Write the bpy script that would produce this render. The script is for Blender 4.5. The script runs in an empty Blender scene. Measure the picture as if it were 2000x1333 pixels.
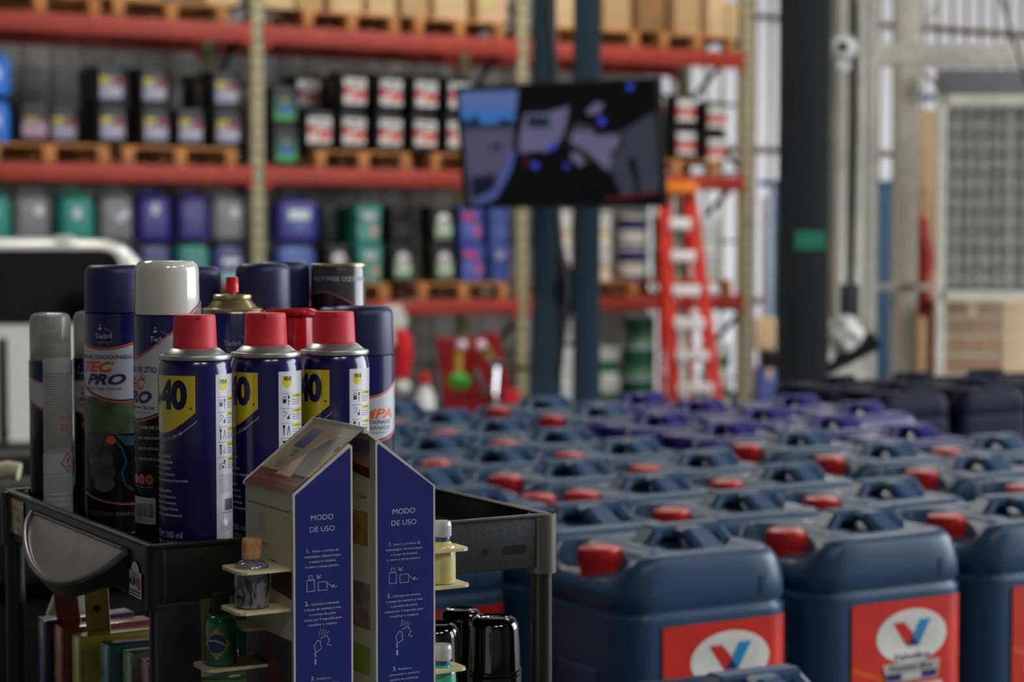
import bpy, bmesh, math, random
from mathutils import Vector, Matrix
random.seed(7)
PI = math.pi
SC = bpy.context.scene
COL = SC.collection

# ------------------------------------------------------------------ camera, light, exposure
F_PX = 3870.0
CAM_H = 1.5
PITCH = math.atan(196.5 / F_PX)
cam_d = bpy.data.cameras.new('camera')
cam = bpy.data.objects.new('camera', cam_d)
COL.objects.link(cam)
cam.location = (0, 0, CAM_H)
cam.rotation_euler = (PI / 2 - PITCH, 0, 0)
cam_d.sensor_width = 36.0
cam_d.lens = 36.0 * F_PX / 2000.0
cam_d.clip_start = 0.05
cam_d.clip_end = 200
cam_d.dof.use_dof = True
cam_d.dof.focus_distance = 1.53
cam_d.dof.aperture_fstop = 7.2
cam_d.dof.aperture_blades = 0
SC.camera = cam

world = bpy.data.worlds.new('daylight')
SC.world = world
world.use_nodes = True
wn = world.node_tree
wn.nodes.clear()
w_out = wn.nodes.new('ShaderNodeOutputWorld')
w_bg = wn.nodes.new('ShaderNodeBackground')
w_bg.inputs['Color'].default_value = (0.88, 0.93, 1.0, 1)
w_bg.inputs['Strength'].default_value = 2.6
wn.links.new(w_bg.outputs[0], w_out.inputs[0])

sun_d = bpy.data.lights.new('sun', 'SUN')
sun_d.energy = 1.5
sun_d.angle = 0.02
sun_d.color = (1.0, 0.95, 0.88)
sun = bpy.data.objects.new('sun', sun_d)
COL.objects.link(sun)
sun.rotation_euler = (math.radians(38), 0, math.radians(70))

FILL_LAMPS = [(3.6, -2.4), (4.6, 1.2), (-3.4, 4.6), (1.2, -3.6), (3.4, 6.0), (-3.3, 6.9), (-2.4, 11.8), (0.8, 13.4), (3.4, 14.6)]  # unseen fill lamps, added to brighten the hall
for k, (lx_, ly_) in enumerate(FILL_LAMPS):
    ld = bpy.data.lights.new('fill_light', 'AREA')
    ld.shape = 'RECTANGLE'; ld.size = 1.5; ld.size_y = 0.16
    ld.energy = (26, 18, 6, 24, 8, 42, 24, 40, 52)[k]
    ld.color = (1.0, 0.97, 0.9)
    lo_ = bpy.data.objects.new('fill_light', ld); COL.objects.link(lo_)
    lo_.location = (lx_, ly_, 6.26); lo_.rotation_euler = (0, 0, 0.5)

SC.view_settings.view_transform = 'Standard'
SC.view_settings.look = 'None'
SC.view_settings.gamma = 1
SC.view_settings.exposure = 1.62
SC.view_settings.use_curve_mapping = False

# ------------------------------------------------------------------ helpers
def at(px, py, Y):
    """world point seen at a pixel of the 2000x1333 frame, at forward distance Y"""
    x = (px - 1000.0) / F_PX
    y = -(py - 666.5) / F_PX
    c, s = math.cos(PITCH), math.sin(PITCH)
    d = Vector((x, c + y * s, y * c - s))
    return Vector((0, 0, CAM_H)) + d * (Y / d.y)

ANG = math.radians(30)
U = Vector((math.cos(ANG), math.sin(ANG), 0))     # along the racks, away to the right
V = Vector((-math.sin(ANG), math.cos(ANG), 0))    # into the racks

def srgb(c):
    out = []
    for v in c[:3]:
        v = v / 255.0
        out.append(v / 12.92 if v <= 0.04045 else ((v + 0.055) / 1.055) ** 2.4)
    return (out[0], out[1], out[2], 1.0)

MATS = {}
def mat(name, col, rough=0.5, metal=0.0, trans=0.0, emit=0.0, noise=0.12, scale=20.0, coat=0.0, bump=0.0, alpha=1.0):
    if name in MATS:
        return MATS[name]
    m = bpy.data.materials.new(name)
    m.use_nodes = True
    nt = m.node_tree
    b = nt.nodes['Principled BSDF']
    c = srgb(col)
    b.inputs['Roughness'].default_value = rough
    b.inputs['Metallic'].default_value = metal
    b.inputs['Transmission Weight'].default_value = trans
    b.inputs['Coat Weight'].default_value = coat
    b.inputs['Coat Roughness'].default_value = 0.08
    b.inputs['Alpha'].default_value = alpha
    if emit > 0:
        b.inputs['Emission Color'].default_value = c
        b.inputs['Emission Strength'].default_value = emit
    tc = nt.nodes.new('ShaderNodeTexCoord')
    nz = nt.nodes.new('ShaderNodeTexNoise')
    nz.inputs['Scale'].default_value = scale
    nz.inputs['Detail'].default_value = 4
    nt.links.new(tc.outputs['Object'], nz.inputs['Vector'])
    rp = nt.nodes.new('ShaderNodeValToRGB')
    lo = tuple(max(0, v * (1 - noise)) for v in c[:3]) + (1,)
    hi = tuple(min(1, v * (1 + noise)) for v in c[:3]) + (1,)
    rp.color_ramp.elements[0].position = 0.35
    rp.color_ramp.elements[1].position = 0.65
    rp.color_ramp.elements[0].color = lo
    rp.color_ramp.elements[1].color = hi
    nt.links.new(nz.outputs['Fac'], rp.inputs['Fac'])
    nt.links.new(rp.outputs['Color'], b.inputs['Base Color'])
    if bump > 0:
        bp = nt.nodes.new('ShaderNodeBump')
        bp.inputs['Strength'].default_value = bump
        bp.inputs['Distance'].default_value = 0.01
        nt.links.new(nz.outputs['Fac'], bp.inputs['Height'])
        nt.links.new(bp.outputs[0], b.inputs['Normal'])
    MATS[name] = m
    return m

def tag(o, label=None, cat=None, group=None, kind=None):
    if label: o['label'] = label
    if cat: o['category'] = cat
    if group: o['group'] = group
    if kind: o['kind'] = kind
    return o

def empty(name, loc=(0, 0, 0), rz=0.0, label=None, cat=None, group=None):
    o = bpy.data.objects.new(name, None)
    COL.objects.link(o)
    o.location = loc
    o.rotation_euler = (0, 0, rz)
    o.empty_display_size = 0.02
    return tag(o, label, cat, group)

KIDS = {}
def copy_tree(o, parent=None):
    c = o.copy()
    COL.objects.link(c)
    if parent is not None:
        c.parent = parent
    KIDS[c.name] = []
    for ch in KIDS.get(o.name, []):
        cc = copy_tree(ch, c)
        KIDS[c.name].append(cc)
    return c

class MB:
    """collects geometry for ONE mesh object"""
    def __init__(s):
        s.v = []; s.f = []; s.m = []
    def add(s, vs, fs, mi=0, M=None):
        b = len(s.v)
        for p in vs:
            p = Vector(p)
            s.v.append(M @ p if M is not None else p)
        for f in fs:
            s.f.append([b + i for i in f]); s.m.append(mi)
        return s
    def box(s, c, sz, mi=0, bev=0.0, M=None, seg=2, rz=0.0):
        bm = bmesh.new()
        bmesh.ops.create_cube(bm, size=1.0)
        for v in bm.verts:
            v.co = Vector((v.co.x * sz[0], v.co.y * sz[1], v.co.z * sz[2]))
        if bev > 0:
            bmesh.ops.bevel(bm, geom=bm.edges[:], offset=bev, segments=seg, affect='EDGES', profile=0.6)
        T = Matrix.Translation(Vector(c)) @ Matrix.Rotation(rz, 4, 'Z')
        if M is not None: T = M @ T
        bm.verts.index_update()
        s.add([v.co.copy() for v in bm.verts], [[v.index for v in f.verts] for f in bm.faces], mi, T)
        bm.free()
        return s
    def lathe(s, prof, n=32, mi=0, c=(0, 0, 0), mis=None, M=None, cap0=True, cap1=True):
        vs = []; fs = []; ms = []
        k = len(prof)
        for r, z in prof:
            for i in range(n):
                a = 2 * PI * i / n
                vs.append((c[0] + r * math.cos(a), c[1] + r * math.sin(a), c[2] + z))
        b = len(s.v)
        for p in vs:
            s.v.append(M @ Vector(p) if M is not None else Vector(p))
        for j in range(k - 1):
            for i in range(n):
                i2 = (i + 1) % n
                s.f.append([b + j * n + i, b + j * n + i2, b + (j + 1) * n + i2, b + (j + 1) * n + i])
                s.m.append(mis[j] if mis else mi)
        if cap0 and prof[0][0] > 1e-6:
            s.f.append([b + i for i in range(n)][::-1]); s.m.append(mis[0] if mis else mi)
        if cap1 and prof[-1][0] > 1e-6:
            s.f.append([b + (k - 1) * n + i for i in range(n)]); s.m.append(mis[-1] if mis else mi)
        return s
    def tube(s, pts, r, n=10, mi=0, M=None, flat=1.0):
        pts = [Vector(p) for p in pts]
        rs = r if isinstance(r, (list, tuple)) else [r] * len(pts)
        vs = []; fs = []
        ref = None
        for i, p in enumerate(pts):
            if i == 0: t = pts[1] - pts[0]
            elif i == len(pts) - 1: t = pts[-1] - pts[-2]
            else: t = (pts[i + 1] - pts[i]).normalized() + (pts[i] - pts[i - 1]).normalized()
            t.normalize()
            if ref is None:
                ref = Vector((0, 0, 1)) if abs(t.z) < 0.9 else Vector((0, 1, 0))
            a = t.cross(ref)
            if a.length < 1e-4: a = t.cross(Vector((1, 0, 0)))
            a.normalize()
            b2 = a.cross(t).normalized()
            ref = b2
            for k in range(n):
                th = 2 * PI * k / n
                vs.append(p + a * math.cos(th) * rs[i] + b2 * math.sin(th) * rs[i] * flat)
        for i in range(len(pts) - 1):
            for k in range(n):
                k2 = (k + 1) % n
                fs.append([i * n + k, i * n + k2, (i + 1) * n + k2, (i + 1) * n + k])
        fs.append(list(range(n))[::-1])
        fs.append([(len(pts) - 1) * n + k for k in range(n)])
        return s.add(vs, fs, mi, M)
    def prism(s, poly, d0, d1, axis='y', mi=0, M=None):
        """poly of 2D points extruded along an axis (y: poly is x,z)"""
        n = len(poly)
        def P(p, d):
            if axis == 'y': return (p[0], d, p[1])
            if axis == 'x': return (d, p[0], p[1])
            return (p[0], p[1], d)
        vs = [P(p, d0) for p in poly] + [P(p, d1) for p in poly]
        fs = [[i, (i + 1) % n, n + (i + 1) % n, n + i] for i in range(n)]
        fs.append(list(range(n))[::-1]); fs.append([n + i for i in range(n)])
        return s.add(vs, fs, mi, M)
    def loft(s, secs, n=6, mi=0, M=None, cap=True, hfun=None, inner=6):
        """secs: (z, hx, hy, r) rounded rectangles"""
        def ring(hx, hy, r):
            r = min(r, hx * 0.999, hy * 0.999)
            out = []
            for (sx, sy, a0) in ((1, 1, 0), (-1, 1, PI / 2), (-1, -1, PI), (1, -1, 1.5 * PI)):
                for k in range(n + 1):
                    a = a0 + PI / 2 * k / n
                    out.append((sx * (hx - r) + r * math.cos(a), sy * (hy - r) + r * math.sin(a)))
                # straight subdivisions toward the next corner
                nx, ny = {(1, 1): (-1, 1), (-1, 1): (-1, -1), (-1, -1): (1, -1), (1, -1): (1, 1)}[(sx, sy)]
                a = a0 + PI / 2
                e0 = out[-1]
                e1 = (nx * (hx - r) + r * math.cos(a), ny * (hy - r) + r * math.sin(a))
                for k in range(1, 6):
                    t = k / 6.0
                    out.append((e0[0] + (e1[0] - e0[0]) * t, e0[1] + (e1[1] - e0[1]) * t))
            return out
        vs = []; fs = []
        L = None
        for (z, hx, hy, r) in secs:
            rg = ring(hx, hy, r)
            L = len(rg)
            for (x, y) in rg:
                vs.append((x, y, z + (hfun(x, y, z) if hfun else 0)))
        for j in range(len(secs) - 1):
            for i in range(L):
                i2 = (i + 1) % L
                fs.append([j * L + i, j * L + i2, (j + 1) * L + i2, (j + 1) * L + i])
        fs.append(list(range(L))[::-1])
        z, hx, hy, r = secs[-1]
        rg = ring(hx, hy, r)
        base = (len(secs) - 1) * L
        for q in range(1, inner):
            t = 1 - q / float(inner)
            st = len(vs)
            for (x, y) in rg:
                vs.append((x * t, y * t, z + (hfun(x * t, y * t, z) if hfun else 0)))
            for i in range(L):
                i2 = (i + 1) % L
                fs.append([base + i, base + i2, st + i2, st + i])
            base = st
        ci = len(vs)
        vs.append((0, 0, z + (hfun(0, 0, z) if hfun else 0)))
        for i in range(L):
            fs.append([base + i, base + (i + 1) % L, ci])
        return s.add(vs, fs, mi, M)
    def build(s, name, mats, parent=None, loc=(0, 0, 0), rz=0.0, smooth=35, label=None, cat=None, group=None, kind=None):
        me = bpy.data.meshes.new(name)
        me.from_pydata([tuple(v) for v in s.v], [], s.f)
        if not isinstance(mats, (list, tuple)): mats = [mats]
        for m in mats: me.materials.append(m)
        for p, mi in zip(me.polygons, s.m):
            p.material_index = mi
            p.use_smooth = smooth > 0
        bm = bmesh.new(); bm.from_mesh(me)
        bmesh.ops.recalc_face_normals(bm, faces=bm.faces[:])
        bm.to_mesh(me); bm.free()
        if smooth > 0:
            me.set_sharp_from_angle(angle=math.radians(smooth))
        me.update()
        o = bpy.data.objects.new(name, me)
        COL.objects.link(o)
        o.location = loc
        o.rotation_euler = (0, 0, rz)
        if parent is not None:
            o.parent = parent
            KIDS.setdefault(parent.name, []).append(o)
        KIDS.setdefault(o.name, [])
        return tag(o, label, cat, group, kind)

# ---- text as 2D triangles
TXT = {}
def text2d(st, bold=0.0, shear=0.0, space=1.0):
    key = (st, bold, shear, space)
    if key in TXT: return TXT[key]
    cu = bpy.data.curves.new('lettering', 'FONT')
    cu.body = st
    cu.size = 1.0
    cu.offset = bold
    cu.shear = shear
    cu.space_character = space
    cu.resolution_u = 3
    ob = bpy.data.objects.new('lettering', cu)
    COL.objects.link(ob)
    dg = bpy.context.evaluated_depsgraph_get()
    dg.update()
    ev = ob.evaluated_get(dg)
    me = ev.to_mesh()
    vs = [(v.co.x, v.co.y) for v in me.vertices]
    fs = [list(p.vertices) for p in me.polygons]
    ev.to_mesh_clear()
    bpy.data.objects.remove(ob)
    bpy.data.curves.remove(cu)
    TXT[key] = (vs, fs)
    return TXT[key]

class Decal:
    """flat print built in (u, v) metres, layered, then laid on a surface"""
    def __init__(s):
        s.items = []
    def poly(s, pts, mi=0, layer=0):
        bm = bmesh.new()
        vs = [bm.verts.new((p[0], p[1], 0)) for p in pts]
        bm.faces.new(vs)
        bmesh.ops.triangulate(bm, faces=bm.faces[:])
        bm.verts.index_update()
        s.items.append(([(v.co.x, v.co.y) for v in bm.verts], [[v.index for v in f.verts] for f in bm.faces], mi, layer))
        bm.free()
        return s
    def rect(s, u0, v0, u1, v1, mi=0, layer=0):
        return s.poly([(u0, v0), (u1, v0), (u1, v1), (u0, v1)], mi, layer)
    def ell(s, cu, cv, ru, rv, mi=0, layer=0, n=36):
        return s.poly([(cu + ru * math.cos(2 * PI * i / n), cv + rv * math.sin(2 * PI * i / n)) for i in range(n)], mi, layer)
    def line(s, pts, w, mi=0, layer=0):
        for (a, b) in zip(pts[:-1], pts[1:]):
            d = Vector((b[0] - a[0], b[1] - a[1]))
            if d.length < 1e-7: continue
            n = Vector((-d.y, d.x)).normalized() * w / 2
            s.poly([(a[0] - n.x, a[1] - n.y), (b[0] - n.x, b[1] - n.y), (b[0] + n.x, b[1] + n.y), (a[0] + n.x, a[1] + n.y)], mi, layer)
        return s
    def text(s, st, u, v, h, mi=0, layer=1, w=None, align='l', bold=0.0, shear=0.0, cond=1.0, rot=0.0, space=1.0):
        vs, fs = text2d(st, bold, shear, space)
        if not vs: return s
        x0 = min(p[0] for p in vs); x1 = max(p[0] for p in vs)
        y0 = min(p[1] for p in vs); y1 = max(p[1] for p in vs)
        cap = 0.73                       # capital height of the built-in face
        ky = h / cap
        kx = ky * cond
        if w: kx = w / (x1 - x0)
        W = (x1 - x0) * kx
        ox = {'l': 0, 'c': -W / 2, 'r': -W}[align]
        cr, sr = math.cos(rot), math.sin(rot)
        out = []
        for (x, y) in vs:
            a = (x - x0) * kx + ox; b = y * ky
            out.append((u + a * cr - b * sr, v + a * sr + b * cr))
        s.items.append((out, fs, mi, layer))
        return s
    def build(s, name, mats, mapf, parent=None, step=0.0, **kw):
        mb = MB()
        for (vs, fs, mi, layer) in s.items:
            if step > 0:
                u0 = min(p[0] for p in vs); u1 = max(p[0] for p in vs)
                if u1 - u0 > step:
                    bm = bmesh.new()
                    bv = [bm.verts.new((p[0], p[1], 0)) for p in vs]
                    for f in fs:
                        try: bm.faces.new([bv[i] for i in f])
                        except Exception: pass
                    k = math.floor(u0 / step) + 1
                    while k * step < u1:
                        bmesh.ops.bisect_plane(bm, geom=bm.verts[:] + bm.edges[:] + bm.faces[:], plane_co=(k * step, 0, 0), plane_no=(1, 0, 0), dist=1e-7)
                        k += 1
                    bm.verts.index_update()
                    vs = [(v.co.x, v.co.y) for v in bm.verts]
                    fs = [[v.index for v in f.verts] for f in bm.faces]
                    bm.free()
            mb.add([mapf(p[0], p[1], layer) for p in vs], fs, mi)
        me = bpy.data.meshes.new(name)
        me.from_pydata([tuple(v) for v in mb.v], [], mb.f)
        if not isinstance(mats, (list, tuple)): mats = [mats]
        for m in mats: me.materials.append(m)
        for p, mi in zip(me.polygons, mb.m): p.material_index = mi
        o = bpy.data.objects.new(name, me)
        COL.objects.link(o)
        if parent is not None:
            o.parent = parent
            KIDS.setdefault(parent.name, []).append(o)
        KIDS.setdefault(o.name, [])
        return tag(o, kw.get('label'), kw.get('cat'), kw.get('group'))

def cyl_map(R, gap=0.00012):
    def f(u, v, l):
        a = u / R
        rr = R + gap + l * 0.00006
        return (rr * math.sin(a), -rr * math.cos(a), v)
    return f
def flat_map(x0, y, z0, gap=0.0006, k=0.0004):
    def f(u, v, l):
        return (x0 + u, y - gap - l * k, z0 + v)
    return f

# ------------------------------------------------------------------ materials
M_floor = mat('concrete_floor', (62, 60, 57), 0.75, bump=0.1, scale=3)
M_roof = mat('roof_sheet', (120, 120, 118), 0.7)
M_gwall = mat('grey_corrugated', (150, 150, 148), 0.5)
M_red = mat('rack_red', (168, 56, 40), 0.55)
M_upr = mat('rack_upright', (168, 160, 126), 0.5)
M_dark = mat('dark_steel', (38, 40, 42), 0.5)
M_wood = mat('pallet_wood', (196, 132, 74), 0.75, noise=0.25, scale=8)
M_card = mat('cardboard', (196, 158, 112), 0.8)
M_card2 = mat('cardboard_light', (218, 184, 140), 0.8)
M_card3 = mat('cardboard_brown', (150, 108, 68), 0.8)
M_tape = mat('packing_tape', (206, 178, 132), 0.35)
M_black = mat('black_plastic', (17, 17, 18), 0.35)
M_blackg = mat('black_gloss', (10, 10, 11), 0.06, coat=0.6)
M_white = mat('white_print', (226, 226, 222), 0.45)
M_chrome = mat('chrome', (200, 200, 205), 0.15, metal=1.0)
M_alu = mat('aluminium', (240, 232, 230), 0.35)
M_bluecol = mat('blue_column_paint', (44, 66, 80), 0.5)
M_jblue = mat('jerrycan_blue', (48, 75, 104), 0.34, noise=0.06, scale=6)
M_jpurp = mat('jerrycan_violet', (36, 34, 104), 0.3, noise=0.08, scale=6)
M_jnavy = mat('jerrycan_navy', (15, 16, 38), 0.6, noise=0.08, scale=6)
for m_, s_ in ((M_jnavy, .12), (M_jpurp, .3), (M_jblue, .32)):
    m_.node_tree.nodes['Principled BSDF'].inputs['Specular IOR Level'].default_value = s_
M_cap = mat('cap_red', (196, 34, 30), 0.35)
M_lred = mat('label_red', (206, 42, 26), 0.3)
M_lor = mat('label_orange', (214, 92, 36), 0.3)
M_lwh = mat('label_white', (222, 220, 212), 0.3)
M_lcy = mat('label_cyan', (26, 140, 196), 0.3)
M_lnv = mat('label_navy', (36, 32, 92), 0.3)
M_lgr = mat('label_grey', (170, 168, 162), 0.3)

# translucent corrugated sheeting
m = bpy.data.materials.new('translucent_sheet'); m.use_nodes = True
nt = m.node_tree; nt.nodes.clear()
o_ = nt.nodes.new('ShaderNodeOutputMaterial'); mx = nt.nodes.new('ShaderNodeMixShader')
tr = nt.nodes.new('ShaderNodeBsdfTranslucent'); df = nt.nodes.new('ShaderNodeBsdfDiffuse')
nz = nt.nodes.new('ShaderNodeTexNoise'); nz.inputs['Scale'].default_value = 1.2
cr_ = nt.nodes.new('ShaderNodeValToRGB')
cr_.color_ramp.elements[0].color = (0.44, 0.415, 0.41, 1); cr_.color_ramp.elements[1].color = (0.5, 0.475, 0.475, 1)
nt.links.new(nz.outputs['Fac'], cr_.inputs['Fac'])
nt.links.new(cr_.outputs[0], tr.inputs['Color']); nt.links.new(cr_.outputs[0], df.inputs['Color'])
mx.inputs[0].default_value = 0.25
nt.links.new(tr.outputs[0], mx.inputs[1]); nt.links.new(df.outputs[0], mx.inputs[2]); nt.links.new(mx.outputs[0], o_.inputs[0])
M_trans = m

# ------------------------------------------------------------------ the building
MB().box((0.5, 11, -0.05), (140, 140, 0.1)).build('floor', M_floor, kind='structure')
mb = MB()
SKX0, SKX1, SKY0, SKY1 = -0.5, 6.0, 11.5, 19.5  # roof opening for the added skylight
for (x0, x1, y0, y1) in ((-7.75, SKX0, -11, 28), (SKX1, 7.75, -11, 28), (SKX0, SKX1, -11, SKY0), (SKX0, SKX1, SKY1, 28)):
    mb.box(((x0 + x1) / 2, (y0 + y1) / 2, 6.55), (x1 - x0, y1 - y0, 0.1))
mb.build('ceiling', M_roof, smooth=0, kind='structure')
mb = MB()
for k in range(26):
    x0 = SKX0 + (SKX1 - SKX0) * k / 26; w = (SKX1 - SKX0) / 26
    mb.box((x0 + w / 2, (SKY0 + SKY1) / 2, 6.56 + (.02 if k % 2 else 0)), (w, SKY1 - SKY0, 0.004))
M_sky = M_trans.copy(); M_sky.name = 'added_skylight_sheet'
for n_ in M_sky.node_tree.nodes:
    if n_.type == 'VALTORGB':
        n_.color_ramp.elements[0].color = (.15, .15, .15, 1); n_.color_ramp.elements[1].color = (.19, .19, .19, 1)
mb.build('added_skylight', M_sky, smooth=0, kind='structure')  # unseen skylight, added to brighten the ladder and back bays
MB().box((-7.6, 6, 3.25), (0.1, 32, 6.5)).build('wall_left', M_gwall, kind='structure')
MB().box((0.0, -8.0, 3.25), (15.4, 0.1, 6.5)).build('wall_rear', M_gwall, kind='structure')  # unseen wall, closed to cut daylight from behind the camera

MB().box((7.7, -3.4, 3.25), (0.1, 9.2, 6.5)).box((7.7, 18.7, 3.25), (0.1, 18.6, 6.5)).box((7.7, 5.3, 5.9), (0.1, 8.2, 1.2)).build('wall_right', M_gwall, kind='structure')  # unseen wall, its gate placed to steer the daylight
M_tube = mat('added_tube_glow', (240, 240, 230), .3, emit=2.0)
for k, (lx_, ly_) in enumerate(FILL_LAMPS):  # fittings for the added fill lamps
    r_ = empty('added_lamp', (lx_, ly_, 6.28), 0.5, 'unseen fluorescent lamp added above the hall for extra light', 'lamp', 'added fill lamps')
    MB().box((0, 0, .12), (1.7, .22, .2), bev=.01).build('housing', M_roof, r_)
    MB().tube([(-.75, .05, 0), (.75, .05, 0)], .013, 10).tube([(-.75, -.05, 0), (.75, -.05, 0)], .013, 10).build('tube', M_tube, r_)
R0 = Vector((-1.9746, 15.5, 0))        # rack upright seen at x=507
RL = 2.39                              # bay length
RD = 1.0                               # rack depth
def rk(t, d=0.0, z=0.0):
    p = R0 + U * t + V * d
    return Vector((p.x, p.y, z))
def t_at(px, d):
    """distance along the rack at which a point, d behind its face, is seen at px"""
    k = (px - 1000.0) / F_PX
    b = R0 + V * d
    return (k * b.y - b.x) / (U.x - k * U.y)

M_ribshade = mat('rib_shade', (160, 150, 128), .6)  # corrugation shading put into a darker colour on the rib flanks
def corrugated(name, t0, t1, d, z0, z1, material, pitch=0.25, amp=0.035, base=None):
    vs = []; fs = []
    prof = []
    t = t0
    while t < t1:
        for (q, a) in ((0, 0), (0.36, 0), (0.46, 1), (0.86, 1), (0.96, 0)):
            prof.append((t + q * pitch, a * amp))
        t += pitch
    for (tt, a) in prof:
        p = rk(tt, d - a)
        vs.append((p.x, p.y, z0)); vs.append((p.x, p.y, z1))
    for i in range(len(prof) - 1):
        fs.append([2 * i, 2 * i + 2, 2 * i + 3, 2 * i + 1])
    mb = MB().add(vs, fs)
    if isinstance(material, list):
        mb.m = [1 if (k % 5) in (1, 3) else 0 for k in range(len(fs))]
    return mb.build(name, material, smooth=0, kind='structure')
TW = t_at(1262, 1.6)
corrugated('wall_back', -8.5, TW, 1.6, 0, 6.5, M_gwall)
corrugated('wall_back_translucent', TW, 16, 1.6, 0, 6.5, [M_trans, M_ribshade], pitch=.2)
# girts of the back wall
mb = MB()
for z in (0.9, 2.4, 3.72):
    a = rk(TW, 1.5, z); b = rk(16, 1.5, z)
    mb.tube([a, b], 0.035, 4)
mb.build('trim_1', mat('girt', (150, 140, 110), 0.6), kind='structure')

# ------------------------------------------------------------------ pallet rack
rack = empty('pallet_rack', rk(0, 0, 0), ANG, 'tall pallet rack with red beams and beige perforated uprights along the back wall', 'rack')
ups = [-RL, 0.0, RL, 2 * RL - 0.05]
for t in ups:
    for d in (0.0, RD):
        b = MB()
        b.box((t, d + 0.04, 2.35), (0.012 + 0.09, 0.07, 4.7), bev=0.006)
        b.box((t, d + 0.04, 0.006), (0.15, 0.12, 0.012))
        for k in range(40):
            b.box((t - 0.02, d + 0.004, 0.2 + k * 0.11), (0.014, 0.006, 0.03), 1)
            b.box((t + 0.02, d + 0.004, 0.2 + k * 0.11), (0.014, 0.006, 0.03), 1)
        b.build('upright', [M_upr, M_dark], rack)
    b = MB()
    z = 0.25; s = 0
    while z < 4.2:
        p0 = (t, 0.06 if s else RD, z); p1 = (t, RD if s else 0.06, z + 0.62)
        b.tube([p0, p1], 0.026, 6)
        b.tube([(t, 0.06, z), (t, RD, z)], 0.014, 6)
        z += 0.62; s = 1 - s
    b.build('diagonal_brace', M_dark, rack)
BZ = [0.951, 2.01, 3.106]
BH = [0.12, 0.13, 0.14]
for i in range(3):
    for z, h in zip(BZ, BH):
        for d in (-0.01, RD + 0.03):
            b = MB()
            a0 = ups[i] + 0.055; a1 = ups[i + 1] - 0.055
            b.box(((a0 + a1) / 2, d + 0.02, z), (a1 - a0, 0.045, h), bev=0.008)
            b.box(((a0 + a1) / 2, d - 0.004, z), (a1 - a0 - 0.02, 0.006, h * 0.45), bev=0.002)
            for e in (a0 + 0.02, a1 - 0.02):
                b.box((e, d + 0.0, z - 0.01), (0.05, 0.012, h + 0.06), 0, 0.003)
            b.build('beam', M_red, rack)
    
# ------------------------------------------------------------------ pallets
def make_pallet(L=1.0, W=1.0, H=0.14):
    r = empty('wooden_pallet')
    b = MB()
    n = 7
    for i in range(n):
        y = -W / 2 + 0.05 + i * (W - 0.1) / (n - 1)
        b.box((0, y, H - 0.011), (L, 0.09, 0.02), 0, 0.003, seg=1)
    b.build('deck', M_wood, r)
    for x in (-L / 2 + 0.05, 0, L / 2 - 0.05):
        b = MB()
        for y in (-W / 2 + 0.06, 0, W / 2 - 0.06):
            b.box((x, y, H / 2 + 0.0), (0.1, 0.12, H - 0.064), 0, 0.004, seg=1)
        b.box((x, 0, H - 0.032), (0.1, W, 0.02), 0, 0.002, seg=1)
        b.box((x, 0, 0.011), (0.1, W, 0.02), 0, 0.002, seg=1)
        b.build('bearer', M_wood, r)
    KIDS[r.name] = [c for c in KIDS.get(r.name, [])]
    return r
pallet0 = make_pallet()
_pal_used = [False]
def place_pallet(px, z, label, grp, d=0.52, L=0.92, t=None):
    o = copy_tree(pallet0) if _pal_used[0] else pallet0
    _pal_used[0] = True
    tt = t_at(px, 0.02) if t is None else t
    p = rk(tt, d)
    o.location = (p.x, p.y, z); o.rotation_euler = (0, 0, ANG)
    if L: o.scale = (L, 1, 1)
    return tag(o, label, 'pallet', grp)
G1 = 'pallets on the rack'
zt = [BZ[0] + BH[0] / 2 + 0.001, BZ[1] + BH[1] / 2 + 0.001, BZ[2] + BH[2] / 2 + 0.001]
place_pallet(100, zt[1], 'wooden pallet on the middle beam in the left bay, beside the bright blue jugs', G1)
place_pallet(356, zt[1], 'wooden pallet on the middle beam just left of the beige upright', G1)
place_pallet(712, zt[1], 'wooden pallet on the middle beam under the black pails with red and white labels', G1, L=.84)
place_pallet(922, zt[1], 'wooden pallet on the middle beam mostly hidden behind the television', G1, L=.74)
place_pallet(1322, zt[1], 'wooden pallet on the middle beam right of the television above the ladder', G1)
place_pallet(660, zt[0], 'wooden pallet on the lowest beam behind the dark upside-down spray can', G1)
place_pallet(906, zt[0], 'wooden pallet on the lowest beam under black and blue containers, left of blue column', G1, L=.84)
place_pallet(1160, zt[0], 'wooden pallet on the lowest beam right of the blue column under white pails', G1)
place_pallet(1368, zt[0], 'wooden pallet on the lowest beam behind the red ladder', G1, L=.7)
place_pallet(108, zt[0], 'wooden pallet on the lowest beam behind the white vehicle', G1)
place_pallet(365, zt[0], 'wooden pallet on the lowest beam hidden behind the spray cans', G1)
place_pallet(85, zt[2], 'wooden pallet on the top beam at the far left', G1)
place_pallet(340, zt[2], 'wooden pallet on the top beam left of the beige upright', G1)
place_pallet(690, zt[2], 'wooden pallet on the top beam right of the beige upright', G1, L=.84)
place_pallet(900, zt[2], 'wooden pallet on the top beam left of the blue column', G1, L=.84)
place_pallet(1160, zt[2], 'wooden pallet on the top beam just right of the blue column', G1)
place_pallet(1362, zt[2], 'wooden pallet on the top beam at the right end of the rack', G1, L=.8)

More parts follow.
